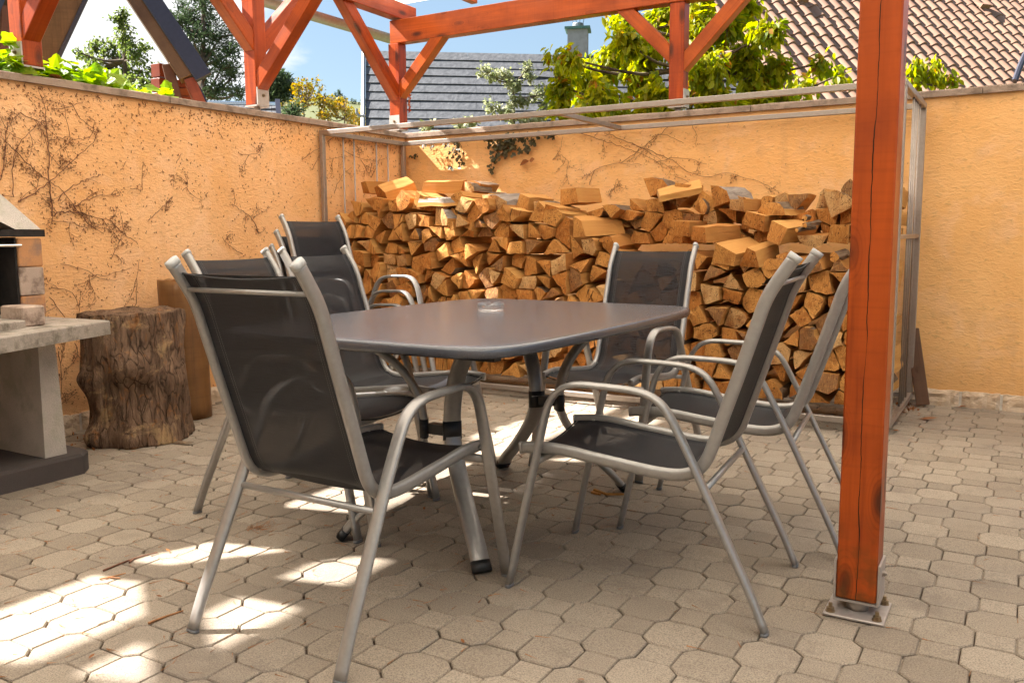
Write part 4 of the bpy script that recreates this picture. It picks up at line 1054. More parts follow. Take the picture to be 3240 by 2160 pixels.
# ==================================================================  STUMP AND UPRIGHT LOG
def trunk_mesh(R, Hh, n, m, amp, seed, flare=.0, knots=()):
    vs = []; fs = []
    for i in range(m + 1):
        z = Hh * i / m
        for k in range(n):
            a = 2 * math.pi * k / n; p = Vector((math.cos(a) * 1.6, math.sin(a) * 1.6, z * 3.2 + seed))
            r = R * (1 + amp * noise.noise(p) + amp * .55 * noise.noise(p * 2.7) + amp * .3 * noise.noise(Vector((p.x * 7, p.y * 7, p.z * 1.6))) + amp * .22 * noise.noise(Vector((p.x * 17, p.y * 17, p.z * 3.5))))
            r += flare * math.exp(-z / .12)
            for ka, kz, ks, kh in knots:
                da = (a - ka + math.pi) % (2 * math.pi) - math.pi; d2 = (da * R / ks) ** 2 + ((z - kz) / ks) ** 2; r += kh * math.exp(-d2)
            zz_ = z + (0 if i < m else .018 * noise.noise(Vector((a * 2.5, 0, seed)))) 
            vs.append((r * math.cos(a), r * math.sin(a), zz_))
    for i in range(m):
        for k in range(n): j = (k + 1) % n; fs.append((i * n + k, i * n + j, (i + 1) * n + j, (i + 1) * n + k))
    top = m * n; prev = list(range(top, top + n))
    for f_ in (.85, .55, .25):
        st = len(vs)
        for k in range(n):
            x, y, z = vs[top + k]; vs.append((x * f_, y * f_, Hh + .012 * noise.noise(Vector((x * f_ * 18, y * f_ * 18, seed)))))
        for k in range(n): j = (k + 1) % n; fs.append((prev[k], prev[j], st + j, st + k))
        prev = list(range(st, st + n))
    fs.append(tuple(prev)); fs.append(tuple(range(n - 1, -1, -1)))
    return MB().add(vs, fs)
sc_ = onz(447, 1415) ; dirv = Vector((sc_.x, sc_.y, 0)).normalized(); sc_ = sc_ + dirv * .25
fa = math.atan2(-dirv.y, -dirv.x)
o = trunk_mesh(.238, .665, 150, 70, .12, 4.2, .02, [(fa - .15, .40, .085, .075), (fa - 1.2, .33, .06, .05), (fa - .95, .05, .07, .06), (fa + .9, .33, .09, .03), (fa + .1, .26, .07, -.02), (fa - .2, .04, .05, .03)]).obj('tree_stump', M_STUMP, None, True, loc=(sc_.x, sc_.y, .002), label='thick gnarled old tree stump standing by the left wall beside the barbecue', category='stump')
lp = onz(640, 1352); 
o = trunk_mesh(.125, .80, 40, 12, .035, 9.1).obj('upright_log', M_OLDLOG, None, True, loc=(-4.16, 3.33, .003), rot=(0, math.radians(-1.5), 0), label='smooth brown debarked log standing behind the gnarled stump against the left wall', category='log')

# ==================================================================  CREEPER ON THE WALLS
cr_ = random.Random(11)
def on_left(u, v): p = onx(u, v, WX + .006); return Vector((WX + .006, p.y, p.z))
def on_back(u, v): p = ony(u, v, WY - .006); return Vector((p.x, WY - .006, p.z))
def jitter_path(P, ax, amt=.006, k=4):
    out = crom(P, k)
    for p in out[1:-1]:
        for c in range(3):
            if c != ax: p[c] += cr_.uniform(-amt, amt)
    return out
def creeper(name, label, lines, fn, ax, branch=3, spk=2):
    t = thing(name, label, 'creeper'); mb = MB(); sp = MB(); lo = WX + .004 if ax == 0 else WY - .004; sg = 1 if ax == 0 else -1
    def twig(p, ang, L, r, depth):
        nonlocal mb
        pts = [p]; a = ang
        for k in range(5):
            a += cr_.uniform(-.35, .35); q = pts[-1].copy(); h = 1 if ax == 0 else 0
            q[h] += math.cos(a) * L / 5; q[2] += math.sin(a) * L / 5
            if q[2] > WT - .05 or q[2] < .1: break
            if ax == 0 and (q[1] > WY - .02): break
            pts.append(q)
        if len(pts) < 3: return
        mb.tube(pts, [r * (1 - .6 * k / len(pts)) for k in range(len(pts))], 4, cap=False)
        for q in pts[1:]:
            for _ in range(spk): speck(sp, q, ax, sg)
            if depth and cr_.random() < .5: twig(q, a + cr_.choice((-1, 1)) * cr_.uniform(.5, 1.2), L * .5, r * .6, depth - 1)
    for w, L in lines:
        P = jitter_path([fn(*q) for q in L], ax)
        for p in P: p[ax] = lo + sg * (.004 + .003 * cr_.random())
        n = len(P); mb = MB(); mb.tube(P, [max(.0010, w * .75 * (1 - .55 * i / n)) for i in range(n)], 5, cap=False)
        for i, p in enumerate(P):
            for _ in range(spk): speck(sp, p, ax, sg, .03)
            if i % 2 == 0 and cr_.random() < branch / 6: twig(p.copy(), cr_.uniform(0, 6.28), cr_.uniform(.05, .17), .0014, 1)
        mb.obj('stem', M_TWIG, t)
    sp.obj('tendril', M_TEND, t, kind='stuff'); return t
def speck(sp, p, ax, sg, spread=.02, sz=.8):
    h = 1 if ax == 0 else 0
    c = Vector(p); c[h] += cr_.uniform(-spread, spread); c[2] += cr_.uniform(-spread, spread); c[ax] = (WX + .002 if ax == 0 else WY - .002)
    if c[2] > WT - .045 or c[2] < .1: return
    a0 = cr_.uniform(0, 6.28)
    for k in range(cr_.choice((2, 3, 4))):
        a = a0 + cr_.uniform(.6, 1.6) * k; L = cr_.uniform(.006, .016) * sz; w = cr_.uniform(.0010, .0020) * sz
        e = c.copy(); e[h] += math.cos(a) * L; e[2] += math.sin(a) * L; e[ax] += sg * .003
        n1 = c.copy(); n1[h] += -math.sin(a) * w; n1[2] += math.cos(a) * w; n2 = c.copy(); n2[h] -= -math.sin(a) * w; n2[2] -= math.cos(a) * w
        m = (n1 + n2) / 2; m[ax] += sg * w * 1.5
        sp.add([n1, n2, m, e], [(0, 2, 3), (2, 1, 3), (0, 3, 1)])
z1 = lambda *P: [(x / 2.136, y / 2.136) for x, y in P]
left_lines = [
 (.0045, z1((350, 1460), (340, 1300), (325, 1120), (325, 960), (310, 840), (300, 730))),
 (.0040, z1((345, 1455), (440, 1430), (540, 1440), (640, 1470), (740, 1490))),
 (.0035, z1((740, 1490), (790, 1540), (860, 1600), (930, 1650))),
 (.0035, z1((120, 1365), (240, 1300), (340, 1215), (450, 1130), (540, 1040), (635, 955))),
 (.0035, z1((0, 1220), (20, 1080), (35, 930), (45, 830))),
 (.0030, z1((90, 1330), (85, 1150), (110, 1000), (190, 900), (260, 830))),
 (.0030, z1((135, 760), (230, 810), (310, 840))),
 (.0030, z1((60, 980), (160, 1080), (240, 1160), (330, 1220), (420, 1290), (520, 1420), (600, 1510), (700, 1580))),
 (.0030, z1((390, 1360), (470, 1270), (550, 1230), (620, 1200), (680, 1180))),
 (.0025, z1((330, 950), (420, 930), (520, 940), (600, 930), (640, 820))),
 (.0030, z1((500, 1400), (580, 1350), (680, 1325), (810, 1325))),
 (.0025, z1((350, 1490), (470, 1500), (560, 1530), (680, 1545), (820, 1560))),
 (.0025, z1((1000, 1490), (1070, 1420), (1160, 1330))), (.0022, z1((1230, 1290), (1270, 1240), (1180, 1180))),
 (.0022, z1((1620, 1045), (1735, 1040))), (.0022, z1((880, 1275), (960, 1285))),
 (.0035, z1((1740, 1568), (1720, 1510), (1660, 1440), (1600, 1400), (1560, 1385))),
 (.0025, z1((810, 1150), (850, 1090))), (.0022, z1((1190, 1105), (1220, 1040))),
 (.0025, z1((2040, 1080), (2100, 1030), (2170, 1000))), (.0025, z1((480, 700), (540, 800), (640, 880))), (.0025, z1((360, 740), (470, 720), (560, 690))),
 (.0025, z1((2110, 1150), (2150, 1060))), (.0025, z1((1640, 1720), (1550, 1660), (1500, 1600))),
 (.0022, [(430, 960), (432, 880), (440, 820)]), (.0025, [(155, 940), (210, 1010), (250, 1060)]), (.0022, [(190, 835), (260, 850), (330, 885), (370, 885)]),
 (.0022, [(160, 910), (220, 920), (245, 960), (250, 1000)]), (.0022, [(350, 820), (370, 780), (385, 740)]), (.0022, [(280, 870), (340, 870), (410, 850)]),
 (.0022, [(235, 1085), (265, 1160), (300, 1220)]), (.0022, [(185, 1110), (195, 1200), (190, 1280)]),
]
creeper('dry_creeper', 'bare brown creeper stems spreading over the left wall above the stump', left_lines, on_left, 0, 2, 1)
z2 = lambda *P: [(1000 + x / 2.136, y / 2.136) for x, y in P]; z3 = lambda *P: [(2000 + x / 1.896, y / 1.896) for x, y in P]
creeper('dry_creeper', 'bare creeper stems in the corner behind the steel rods of the rack', [
 (.003, z2((75, 960), (130, 920), (200, 930), (260, 980), (320, 1030))), (.0025, z2((180, 1010), (270, 1060), (400, 1090), (480, 1060))),
 (.0025, z2((300, 1080), (340, 1150), (370, 1205))), (.0022, z2((120, 1300), (170, 1190), (240, 1130))), (.0022, z2((370, 1200), (410, 1120), (440, 1050))),
 (.0022, z2((20, 1040), (60, 1080), (160, 1060)))], on_left, 0, 2, 1)
creeper('dry_creeper', 'bare creeper stems trailing diagonally over the back wall above the right half of the woodpile', [
 (.0028, z2((1750, 885), (1880, 930), (2000, 970), (2130, 1010), (2250, 1060), (2340, 1120))), (.0028, z2((1990, 910), (2080, 950), (2200, 1000), (2330, 1080))),
 (.0028, z3((240, 745), (150, 820), (60, 890), (0, 950))), (.0022, z3((150, 810), (230, 820), (310, 860))), (.0022, z3((355, 735), (385, 800), (385, 880))),
 (.0028, z3((0, 865), (120, 910), (240, 960), (330, 1030), (440, 1060), (570, 1040), (700, 1075), (810, 1110))), (.0022, z3((145, 975), (260, 945), (360, 960), (450, 985))),
 (.0022, z3((260, 1060), (350, 1100), (440, 1150))), (.0028, z2((1850, 1250), (1870, 1180), (1930, 1130), (2060, 1105), (2200, 1115))), (.0025, z2((2060, 1105), (2150, 1040), (2210, 990))),
 (.0022, z2((1600, 1080), (1650, 1010), (1670, 920))), (.0022, z2((1600, 1080), (1660, 1050), (1710, 1090))), (.0022, z2((2020, 1300), (2020, 1250), (2040, 1210)))], on_back, 1, 1.2, 1)
# pads and bits left by the creeper all over the left wall
sp = MB()
for _ in range(2100):
    y = cr_.uniform(1.5, 5.75) ** 1.0; z = WT - .05 - (WT - .15) * (cr_.random() ** 1.25)
    if noise.noise(Vector((y * 2.2, z * 2.2, 0))) < cr_.uniform(-.9, .1): continue
    speck(sp, (WX, y, z), 0, 1, .02, cr_.uniform(.7, 1.25))
for _ in range(240):
    x = WX + 3.9 * cr_.random() ** 1.2; z = cr_.uniform(1.2, WT - .06); speck(sp, (x, WY, z), 1, -1, .02, cr_.uniform(.4, .9))
for _ in range(700):
    y = cr_.uniform(2.0, 5.7); speck(sp, (WX, y, WT - .05 - abs(cr_.gauss(0, .07))), 0, 1, .01, cr_.uniform(.6, 1.2))
sp.obj('creeper_remnants', M_TEND, None, kind='stuff', label='small brown tendril stubs dotted over the orange walls', category='creeper')

# ------------------------------------------------------------------ leaves
LEAF = {
 'ovate': [(0, 0), (.22, .30), (.26, .55), (.14, .82), (0, 1.0), (-.14, .82), (-.26, .55), (-.22, .30)],
 'ivy': [(0, 0), (.30, -.05), (.55, .22), (.28, .42), (.36, .78), (.0, 1.0), (-.36, .78), (-.28, .42), (-.55, .22), (-.30, -.05)],
 'vine': [(0, .05), (.30, -.08), (.52, .12), (.48, .38), (.60, .60), (.34, .74), (.24, .92), (0, 1.05), (-.24, .92), (-.34, .74), (-.60, .60), (-.48, .38), (-.52, .12), (-.30, -.08)]}
def leaf(mb, p, d, up, L, kind='ovate', fold=.18, curl=.15, rg=cr_):
    """a leaf from p along d; halves folded on the midrib, tip curled down"""
    d = Vector(d).normalized(); s = d.cross(Vector(up));
    if s.length < 1e-3: s = d.cross(Vector((1, 0, 0)))
    s.normalize(); n = s.cross(d)
    P = LEAF[kind]; h = len(P) // 2; vs = []
    for x, y in P: vs.append(Vector(p) + d * (y * L) + s * (x * L) + n * (abs(x) * fold * L - curl * y * y * L))
    mb.add(vs, [tuple(range(0, h + 1)), tuple([0] + list(range(h, len(P))))])
def quad_leaf(mb, p, d, up, L, w=.5, fold=.15):
    d = Vector(d).normalized(); s = d.cross(Vector(up))
    if s.length < 1e-3: s = d.cross(Vector((1, 0, 0)))
    s.normalize(); n = s.cross(d); p = Vector(p)
    mb.add([p, p + d * L * .5 + s * L * w * .5 + n * fold * L, p + d * L, p + d * L * .5 - s * L * w * .5 + n * fold * L], [(0, 1, 2), (0, 2, 3)])
def rv(rg=cr_): 
    while 1:
        v = Vector((rg.uniform(-1, 1), rg.uniform(-1, 1), rg.uniform(-1, 1)))
        if .05 < v.length < 1: return v.normalized()

# ivy hanging over the back wall
def ivy(label, strands, dens=1.0, mat=M_IVY, kind='ivy'):
    t = thing('ivy', label, 'ivy'); lf = MB()
    for L, size in strands:
        st = MB()
        P = jitter_path([on_back(*q) for q in L], 1, .004, 5)
        for p in P: p.y = WY - .010 - cr_.uniform(0, .01)
        st.tube(P, .0018, 4, cap=False); st.obj('stem', M_TWIG, t)
        for p in P:
            for _ in range(2):
                if cr_.random() > dens * .8: continue
                q = p + Vector((cr_.uniform(-.03, .03), -cr_.uniform(.006, .025), cr_.uniform(-.02, .02)))
                d = Vector((cr_.uniform(-.8, .8), -cr_.uniform(.1, .5), cr_.uniform(-1, .1))); leaf(lf, q, d, (cr_.uniform(-.3, .3), -1, .3), size * cr_.uniform(.7, 1.2), kind, .12, .2)
    lf.obj('leaves', mat, t); return t
ivy('clump of dark ivy hanging over the middle of the back wall', [
 (z2((1180, 925), (1200, 960), (1240, 990), (1290, 980), (1330, 940)), .040), (z2((1230, 930), (1310, 960), (1340, 1000)), .040), (z2((1290, 915), (1380, 930), (1460, 960), (1440, 1000), (1370, 1030)), .040),
 (z2((1240, 980), (1220, 1040), (1190, 1110), (1185, 1160)), .036), (z2((1270, 1000), (1230, 1080)), .036), (z2((1400, 910), (1500, 920), (1600, 915)), .030), (z2((1540, 905), (1640, 925)), .026), (z2((1300, 1000), (1290, 1040)), .036)])
ivy('short strand of ivy hanging left of the main ivy clump on the back wall', [
 (z2((960, 950), (985, 990), (985, 1050), (965, 1130)), .034), (z2((960, 960), (930, 1040), (925, 1130)), .030), (z2((880, 950), (895, 985)), .026), (z2((740, 985), (790, 975), (800, 1000)), .022), (z2((660, 1050), (690, 1040)), .02)], .8)
dl = MB(); p = on_back(*z2((1450, 1090))[0]); p.y -= .02
leaf(dl, p, (-1, -.3, -.2), (0, -1, .4), .085, 'ovate', .5, .4); leaf(dl, p, (1, -.2, .1), (0, -1, .2), .07, 'ovate', .5, -.3)
dl.obj('dead_leaf', M_DRY, None, label='curled orange dead leaf stuck to the back wall right of the ivy', category='leaf')
# bright vine leaves on top of the left wall
vt = thing('vine', 'bright green vine leaves creeping along the top of the left wall', 'vine'); lf = MB()
for (u0, v0), (u1, v1), n, up in (((0, 225), (60, 215), 34, .10), ((108, 240), (250, 255), 40, .055), ((250, 255), (400, 290), 58, .05), ((400, 292), (450, 303), 10, .028), ((485, 308), (522, 311), 7, .028), ((150, 210), (178, 235), 8, .10), ((8, 190), (40, 200), 8, .09)):
    a = onx(u0, v0, -4.52); b = onx(u1, v1, -4.52)
    for i in range(n):
        t_ = cr_.random(); q = a.lerp(b, t_); q.x += cr_.uniform(-.13, .09); q.z = WT + .004 + abs(cr_.gauss(.4, .6)) * up
        leaf(lf, q, (cr_.uniform(-.6, 1), cr_.uniform(-1, .8), cr_.uniform(-.1, .7)), (cr_.uniform(.1, .9), cr_.uniform(-.7, .1), .8), cr_.uniform(.06, .10), 'vine', .12, .22)
    P = [a.lerp(b, k / 6) + Vector((cr_.uniform(-.05, .05), 0, 0)) for k in range(7)]
    for q in P: q.z = WT + .012
    st = MB(); st.tube(P, .003, 5); st.obj('stem', M_TWIG, vt)
lf.obj('leaves', M_VINE, vt)
rl = MB(); leaf(rl, onx(160, 250, -4.46) + Vector((0, 0, .01)), (0.6, 1, .2), (0, 0, 1), .07, 'vine', .3, .5); rl.obj('dead_leaf', M_DRY, None, label='curled brown dead leaf among the vine leaves on the left wall coping', category='leaf')
# red creeper leaves at the foot of the corner post, a few on the rail
rc = thing('red_creeper', 'few small red creeper leaves climbing the corner post above the back wall', 'creeper'); m = MB()
for k in range(12): p = ony(1295 + cr_.uniform(-4, 5), 300 + k * 5, 5.88); leaf(m, p, (1, -.5, cr_.uniform(-.8, .5)), (0, -1, .3), .028, 'ivy')
m.obj('leaves', M_RED, rc)

# ==================================================================  TREES
def tree(name, label, cat, base, top, clumps, mleaf, lsize, nleaf, droop=.3, kind='quad', tr=.05, group=None, lw=.5, twigs=True, seed=1, shell=.35, mtr=None):
    """clumps: (centre, radius, weight); trunk from base to top with a limb to every clump"""
    rg = random.Random(seed); t = thing(name, label, cat, tuple(base)); B0 = Vector(base); T0 = Vector(top)
    tk = MB(); P = crom([Vector((0, 0, 0)), (T0 - B0) * .35 + rv(rg) * tr * 1.2, (T0 - B0) * .7 + rv(rg) * tr * 1.2, T0 - B0], 4)
    tk.tube(P, [tr * (1 - .8 * i / len(P)) for i in range(len(P))], 9, cap=False)
    lf = MB(); tot = sum(c[2] for c in clumps); br = MB()
    for c, r, w in clumps:
        c = Vector(c) - B0; r = Vector(r) if isinstance(r, (tuple, list)) else Vector((r, r, r))
        q = min(P, key=lambda p: (p - c).length + max(0, p.z - c.z) * 2)
        mid = (q + c) / 2 + Vector((0, 0, -.1 * (c - q).length)) + rv(rg) * .05 * (c - q).length
        bl_ = crom([q, mid, c], 4); r0 = tr * .38; br.tube(bl_, [max(.003, r0 * (1 - .8 * i / len(bl_))) for i in range(len(bl_))], 6, cap=False)
        n = int(nleaf * w / tot); ntw = max(3, n // 22)
        for _ in range(ntw):
            d = rv(rg); e = c + Vector((d.x * r.x, d.y * r.y, d.z * r.z)) * rg.uniform(shell, 1.0)
            s = c + (e - c) * rg.uniform(.0, .35); md = (s + e) / 2 + Vector((0, 0, .06 * r.z))
            e2 = e - Vector((0, 0, droop * r.z * .35)); tp = crom([s, md, e2], 3)
            if twigs: br.tube(tp, [max(.0015, tr * .06)] * len(tp), 3, cap=False)
            for k in range(max(1, n // ntw)):
                f = rg.uniform(.25, 1.05); i = min(len(tp) - 1, int(f * (len(tp) - 1))); p = tp[i] + rv(rg) * lsize * rg.uniform(.2, 1.4)
                dd = rv(rg) * .8 + (e - c).normalized() * .5 + Vector((0, 0, -droop * 1.6)); u = rv(rg) * .7 + Vector((0, 0, 1))
                L = lsize * rg.uniform(.6, 1.25)
                if kind == 'quad': quad_leaf(lf, p, dd, u, L, lw)
                else: leaf(lf, p, dd, u, L, kind, .18, .22)
    tk.obj('trunk', mtr or M_TRUNK, t, True); br.obj('branches', mtr or M_TRUNK, t, True); lf.obj('crown', mleaf, t)
    return t
def cl(u, v, dist, rad, w=1.0): return (tuple(fwd(u, v, dist)), rad, w)
# cherry tree behind the back wall
CD = 6.9
ch = []
for u, v, r, w in [(1820, 190, .10, .5), (1780, 275, .13, 1), (1850, 250, .20, 2), (1930, 190, .20, 2.2), (1990, 130, .13, 1.2), (2020, 230, .24, 3), (1900, 320, .22, 2.2), (2080, 320, .22, 2.4), (2100, 60, .22, 2.0), (2060, 150, .18, 1.8),
                   (2200, 100, .22, 2.4), (2230, 220, .26, 3), (2260, 330, .22, 2.4), (2300, 90, .18, 1.6), (2360, 180, .20, 2.0), (2390, 280, .22, 2.2), (2430, 100, .12, .9), (2450, 210, .14, 1.0), (2480, 330, .16, 1.3),
                   (2540, 270, .09, .6), (2600, 200, .06, .35), (2650, 240, .05, .25), (2190, 10, .2, 1.6), (2350, 20, .14, 1), (1985, 62, .05, .22), (1930, 60, .045, .16), (1750, 180, .04, .16), (1960, 395, .12, .8), (2150, 400, .14, 1), (2350, 400, .12, .8), (2560, 385, .08, .4), (1780, 345, .10, .5), (2140, -120, .3, 2), (2330, -120, .3, 2), (1850, 395, .08, .5)]:
    ch.append(cl(u, v, CD + random.Random(u).uniform(-.35, .45), r, w))
bs = fwd(2180, 700, CD + .2); bs.z = -.3
tree('cherry_tree', 'large cherry tree with drooping yellow-green leaves rising behind the back wall and post', 'tree', bs, fwd(2200, 60, CD + .1), ch, M_CHERRY, .076, 14000, .5, 'ovate', .055, seed=5, shell=.15)
bs = fwd(2880, 700, 7.2); bs.z = -.3
tree('cherry_tree', 'small spray of cherry leaves showing above the wall just right of the front post', 'tree', bs, fwd(2900, 260, 7.2), [cl(2905, 220, 7.2, .10, 1.2), cl(2950, 235, 7.2, .09, 1), cl(2890, 265, 7.2, .09, 1), cl(2990, 255, 7.2, .07, .6), cl(2900, 195, 7.2, .05, .5), cl(2960, 200, 7.2, .045, .4), cl(3020, 262, 7.2, .03, .2)], M_CHERRY, .066, 420, .8, 'ovate', .02, seed=8, shell=.1)
# blossoming shrub
bl2 = [cl(u, v, 9.0, r, w) for u, v, r, w in [(1530, 225, .06, .5), (1560, 245, .09, .8), (1600, 235, .08, .8), (1625, 270, .12, 1.2), (1665, 215, .07, .6), (1680, 245, .07, .6), (1640, 320, .12, 1.2), (1560, 335, .10, .8), (1610, 360, .14, 1.3), (1700, 300, .12, 1), (1730, 340, .16, 1.4), (1700, 380, .14, 1.2), (1500, 385, .10, .7), (1450, 400, .08, .5), (1740, 290, .08, .5), (1780, 400, .1, .6), (1660, 400, .12, 1), (1340, 410, .05, .3), (1360, 400, .05, .3)]]
bs = fwd(1640, 760, 9.0); bs.z = -.3
tree('blossom_shrub', 'slender shrub with pale creamy blossom in front of the grey shingled roof', 'shrub', bs, fwd(1625, 260, 9.0), bl2, M_BLOS, .045, 2600, .1, 'quad', .03, seed=12, lw=.75, shell=.2)
# birch and pines beyond the left wall
D1 = 17.0
bc = [cl(u, v, D1 + random.Random(u * 3).uniform(-.5, .5), r, w) for u, v, r, w in [(388, 40, .14, .6), (385, 80, .28, 1), (395, 130, .36, 1.5), (360, 160, .38, 1.6), (420, 170, .34, 1.4), (300, 150, .30, 1.0), (330, 210, .45, 1.8), (290, 215, .35, 1.2), (400, 230, .45, 1.8), (450, 220, .36, 1.3), (270, 175, .22, .6), (420, 290, .45, 1.6), (340, 270, .42, 1.5), (470, 270, .4, 1.3), (460, 150, .22, .6), (300, 275, .3, .9), (245, 165, .12, .25), (375, 60, .12, .35)]]
bs = fwd(380, 760, D1); bs.z = -1
tree('birch_tree', 'airy light green birch tree between the dark gable timbers', 'tree', bs, fwd(388, 50, D1), bc, M_BIRCH, .075, 4200, .35, 'quad', .10, seed=3, lw=.7, shell=.25)
D2 = 24.0
pc_ = []
for u, v, r, w in [(620, -20, .5, 1.2), (650, 20, .45, 1), (600, 60, .5, 1.3), (665, 75, .55, 1.4), (560, 70, .35, .8), (610, 120, .65, 1.7), (690, 130, .6, 1.5), (730, 170, .5, 1.2), (650, 180, .7, 1.8), (580, 170, .4, .9), (700, 220, .65, 1.6), (640, 240, .6, 1.3), (600, 215, .4, .9), (740, 240, .45, 1), (690, 290, .6, 1.4), (750, 300, .5, 1.1), (640, 300, .5, 1.1), (545, 60, .18, .35), (550, 110, .2, .35), (570, 20, .2, .35), (740, 110, .3, .6), (600, -80, .5, 1)]:
    pc_.append(cl(u, v, D2 + random.Random(u * 7 + v).uniform(-.8, .8), (r, r, r * .62), w))
bs = fwd(668, 760, D2); bs.z = -2
tree('pine_tree', 'tall dark green pine tree seen left of the second wall post', 'tree', bs, fwd(645, -40, D2), pc_, M_PINE, .17, 6800, -.15, 'quad', .16, seed=9, lw=.16, shell=.2)
bs = fwd(880, 760, 26); bs.z = -2
tree('pine_tree', 'small dark pine just right of the second wall post', 'tree', bs, fwd(870, 240, 26), [cl(870, 262, 26, .35, 1), cl(860, 300, 26, .5, 1.3), cl(900, 290, 26, .35, 1), cl(840, 330, 26, .5, 1), cl(885, 255, 26, .2, .5)], M_PINE, .22, 2400, -.1, 'quad', .10, seed=19, lw=.2)
for i, (u0, cs, lab) in enumerate([(960, [(930, 330, .5), (955, 290, .35), (975, 275, .25), (985, 310, .4), (1010, 320, .4), (950, 360, .5), (1000, 265, .15), (940, 270, .15), (970, 262, .12)], 'yellowish flowering bush by the small roof beyond the left wall'),
                       (1090, [(1050, 350, .5), (1080, 340, .45), (1110, 365, .45), (1140, 375, .35), (1040, 375, .4), (1020, 350, .35), (1070, 320, .2), (1100, 385, .4)], 'orange-yellow bush below the hill, left of the corner post')]):
    bs = fwd(u0, 780, 20); bs.z = -2
    tree('bush', lab, 'bush', bs, fwd(u0, 330, 20), [cl(u, v, 20 + .3 * k % 1, r, r * r * 8 + .2) for k, (u, v, r) in enumerate(cs)], M_BUSH, .085, 1150, .1, 'quad', .05, seed=30 + i, lw=.7)
bs = fwd(925, 760, 18); bs.z = -2
tree('young_spruce', 'little dark green conifer in front of the yellowish bushes', 'tree', bs, fwd(925, 338, 18), [cl(925, 348, 18, .14, .4), cl(920, 365, 18, .22, .8), cl(930, 385, 18, .3, 1)], M_PINE, .12, 700, 0, 'quad', .04, seed=41, lw=.3)
# leafy backdrop low behind the walls on the left
# hill with pines on its crest
hl = MB(); vs = []; fs = []; NX, NY = 40, 10
cA, cB = fwd(700, 420, 150), fwd(1500, 420, 150)
for iy in range(NY + 1):
    for ix in range(NX + 1):
        u = -200 + 3000 * ix / NX; t_ = iy / NY; dist = 60 + 360 * t_
        crest = 352 - 40 * math.exp(-((u - 1010) / 200) ** 2) - (8 if u < 1000 else 0) + 4 * noise.noise(Vector((u * .01, 0, 3)))
        p = fwd(u, crest + (700 - crest) * (1 - t_) ** 1.3, dist); vs.append(p)
for iy in range(NY):
    for ix in range(NX): a = iy * (NX + 1) + ix; fs.append((a, a + 1, a + NX + 2, a + NX + 1))
hl.add(vs, fs).obj('hill', M_GRASS, None, True, kind='structure')
def conifer(u, v, h, dist, seed, first=[None]):
    rg = random.Random(seed); t = thing('conifer', 'slender pine on the skyline of the far hill', 'tree', tuple(fwd(u, v, dist)), group='pines along the crest of the far hill')
    tk = MB(); tk.tube([(0, 0, -.5), (0, 0, h * .9)], [h * .02, h * .006], 5, cap=False); tk.obj('trunk', M_TRUNK, t)
    lf = MB(); bare = rg.uniform(.2, .5)
    for _ in range(170):
        z = h * (bare + (1 - bare) * rg.random()); k = (1 - (z / h - bare) / (1 - bare)) * .75 + .25; d = rv(rg); d.z *= .4
        p = Vector((0, 0, z)) + d * h * .17 * k * rg.random() ** .5; quad_leaf(lf, p, rv(rg) + d, (0, 0, 1), h * .10, .5)
    lf.obj('crown', M_PINE, t)
for i, (u, v, h) in enumerate([(1010, 333, 7.5), (1022, 338, 5), (1038, 340, 6), (1050, 342, 6.5), (1062, 344, 8), (1074, 344, 9.5), (1082, 346, 8), (1092, 348, 7), (1103, 352, 5), (1115, 356, 7), (1125, 356, 6.5), (1137, 360, 6), (1148, 362, 9), (1156, 364, 8), (985, 332, 6), (995, 333, 5), (1068, 346, 6), (1030, 340, 7)]):
    conifer(u, v + 6, h * 1.0, 405, i)

# ==================================================================  BUILDINGS
# grey shingled house
gh = thing('shingled_house', 'house with a grey shingled roof and a rendered chimney behind the back wall', 'house')
GD = 20.0
a = fwd(1158, 163, GD); b = fwd(2350, 168, GD + 1.2); b.z = a.z
e = (b - a).normalized(); fn = Vector((e.y, -e.x, 0)); fn.normalize()      # towards the viewer
if fn.y > 0: fn = -fn
slope = (fn * math.cos(math.radians(42)) + Vector((0, 0, -math.sin(math.radians(42))))).normalized(); nrm = e.cross(slope); nrm = nrm if nrm.z > 0 else -nrm
courses = 10; ch_ = .330; W_ = (b - a).length
sr = random.Random(4)
base = MB(); q = a - nrm * .06; base.add([q, q + e * W_, q + e * W_ + slope * ch_ * courses, q + slope * ch_ * courses], [(0, 1, 2, 3)])
back = (Vector((-fn.x, -fn.y, 0)) * math.cos(math.radians(42)) + Vector((0, 0, -math.sin(math.radians(42))))); base.add([q, q + e * W_, q + e * W_ + back * 3.2, q + back * 3.2], [(3, 2, 1, 0)])
base.obj('roof', M_SHING, gh)
for c in range(courses):
    x = 0.0
    while x < W_:
        w = min(sr.uniform(1.1, 1.5), W_ - x); mb = MB(); k = 6; vs = []
        lift = .026
        for i in range(k + 1):
            xx_ = x + w * i / k; s0 = a + e * xx_ + slope * (c * ch_ - .03); s1 = a + e * xx_ + slope * ((c + 1) * ch_)
            wv = .012 * noise.noise(Vector((xx_ * 2.2, c * 1.7, 0))) + (.09 * max(0, noise.noise(Vector((xx_ * .9, 3.3, 0)))) if c == 2 else 0)
            s1u = s1 + nrm * (lift + max(0, wv)) ; vs += [s0 + nrm * .002, s1u, s1 - nrm * .03]
        fs = []
        for i in range(k): A_ = i * 3; fs += [(A_, A_ + 3, A_ + 4, A_ + 1), (A_ + 1, A_ + 4, A_ + 5, A_ + 2)]
        mb.add(vs, fs); mo = mb.obj('shingle', M_SHING, gh); x += w + .004
vb = MB(); p0 = a - e * .05; p1 = p0 + slope * ch_ * courses; vb.tube([p0 + nrm * .03, p1 + nrm * .03], .05, 6); vb.obj('verge', M_ZINC, gh)
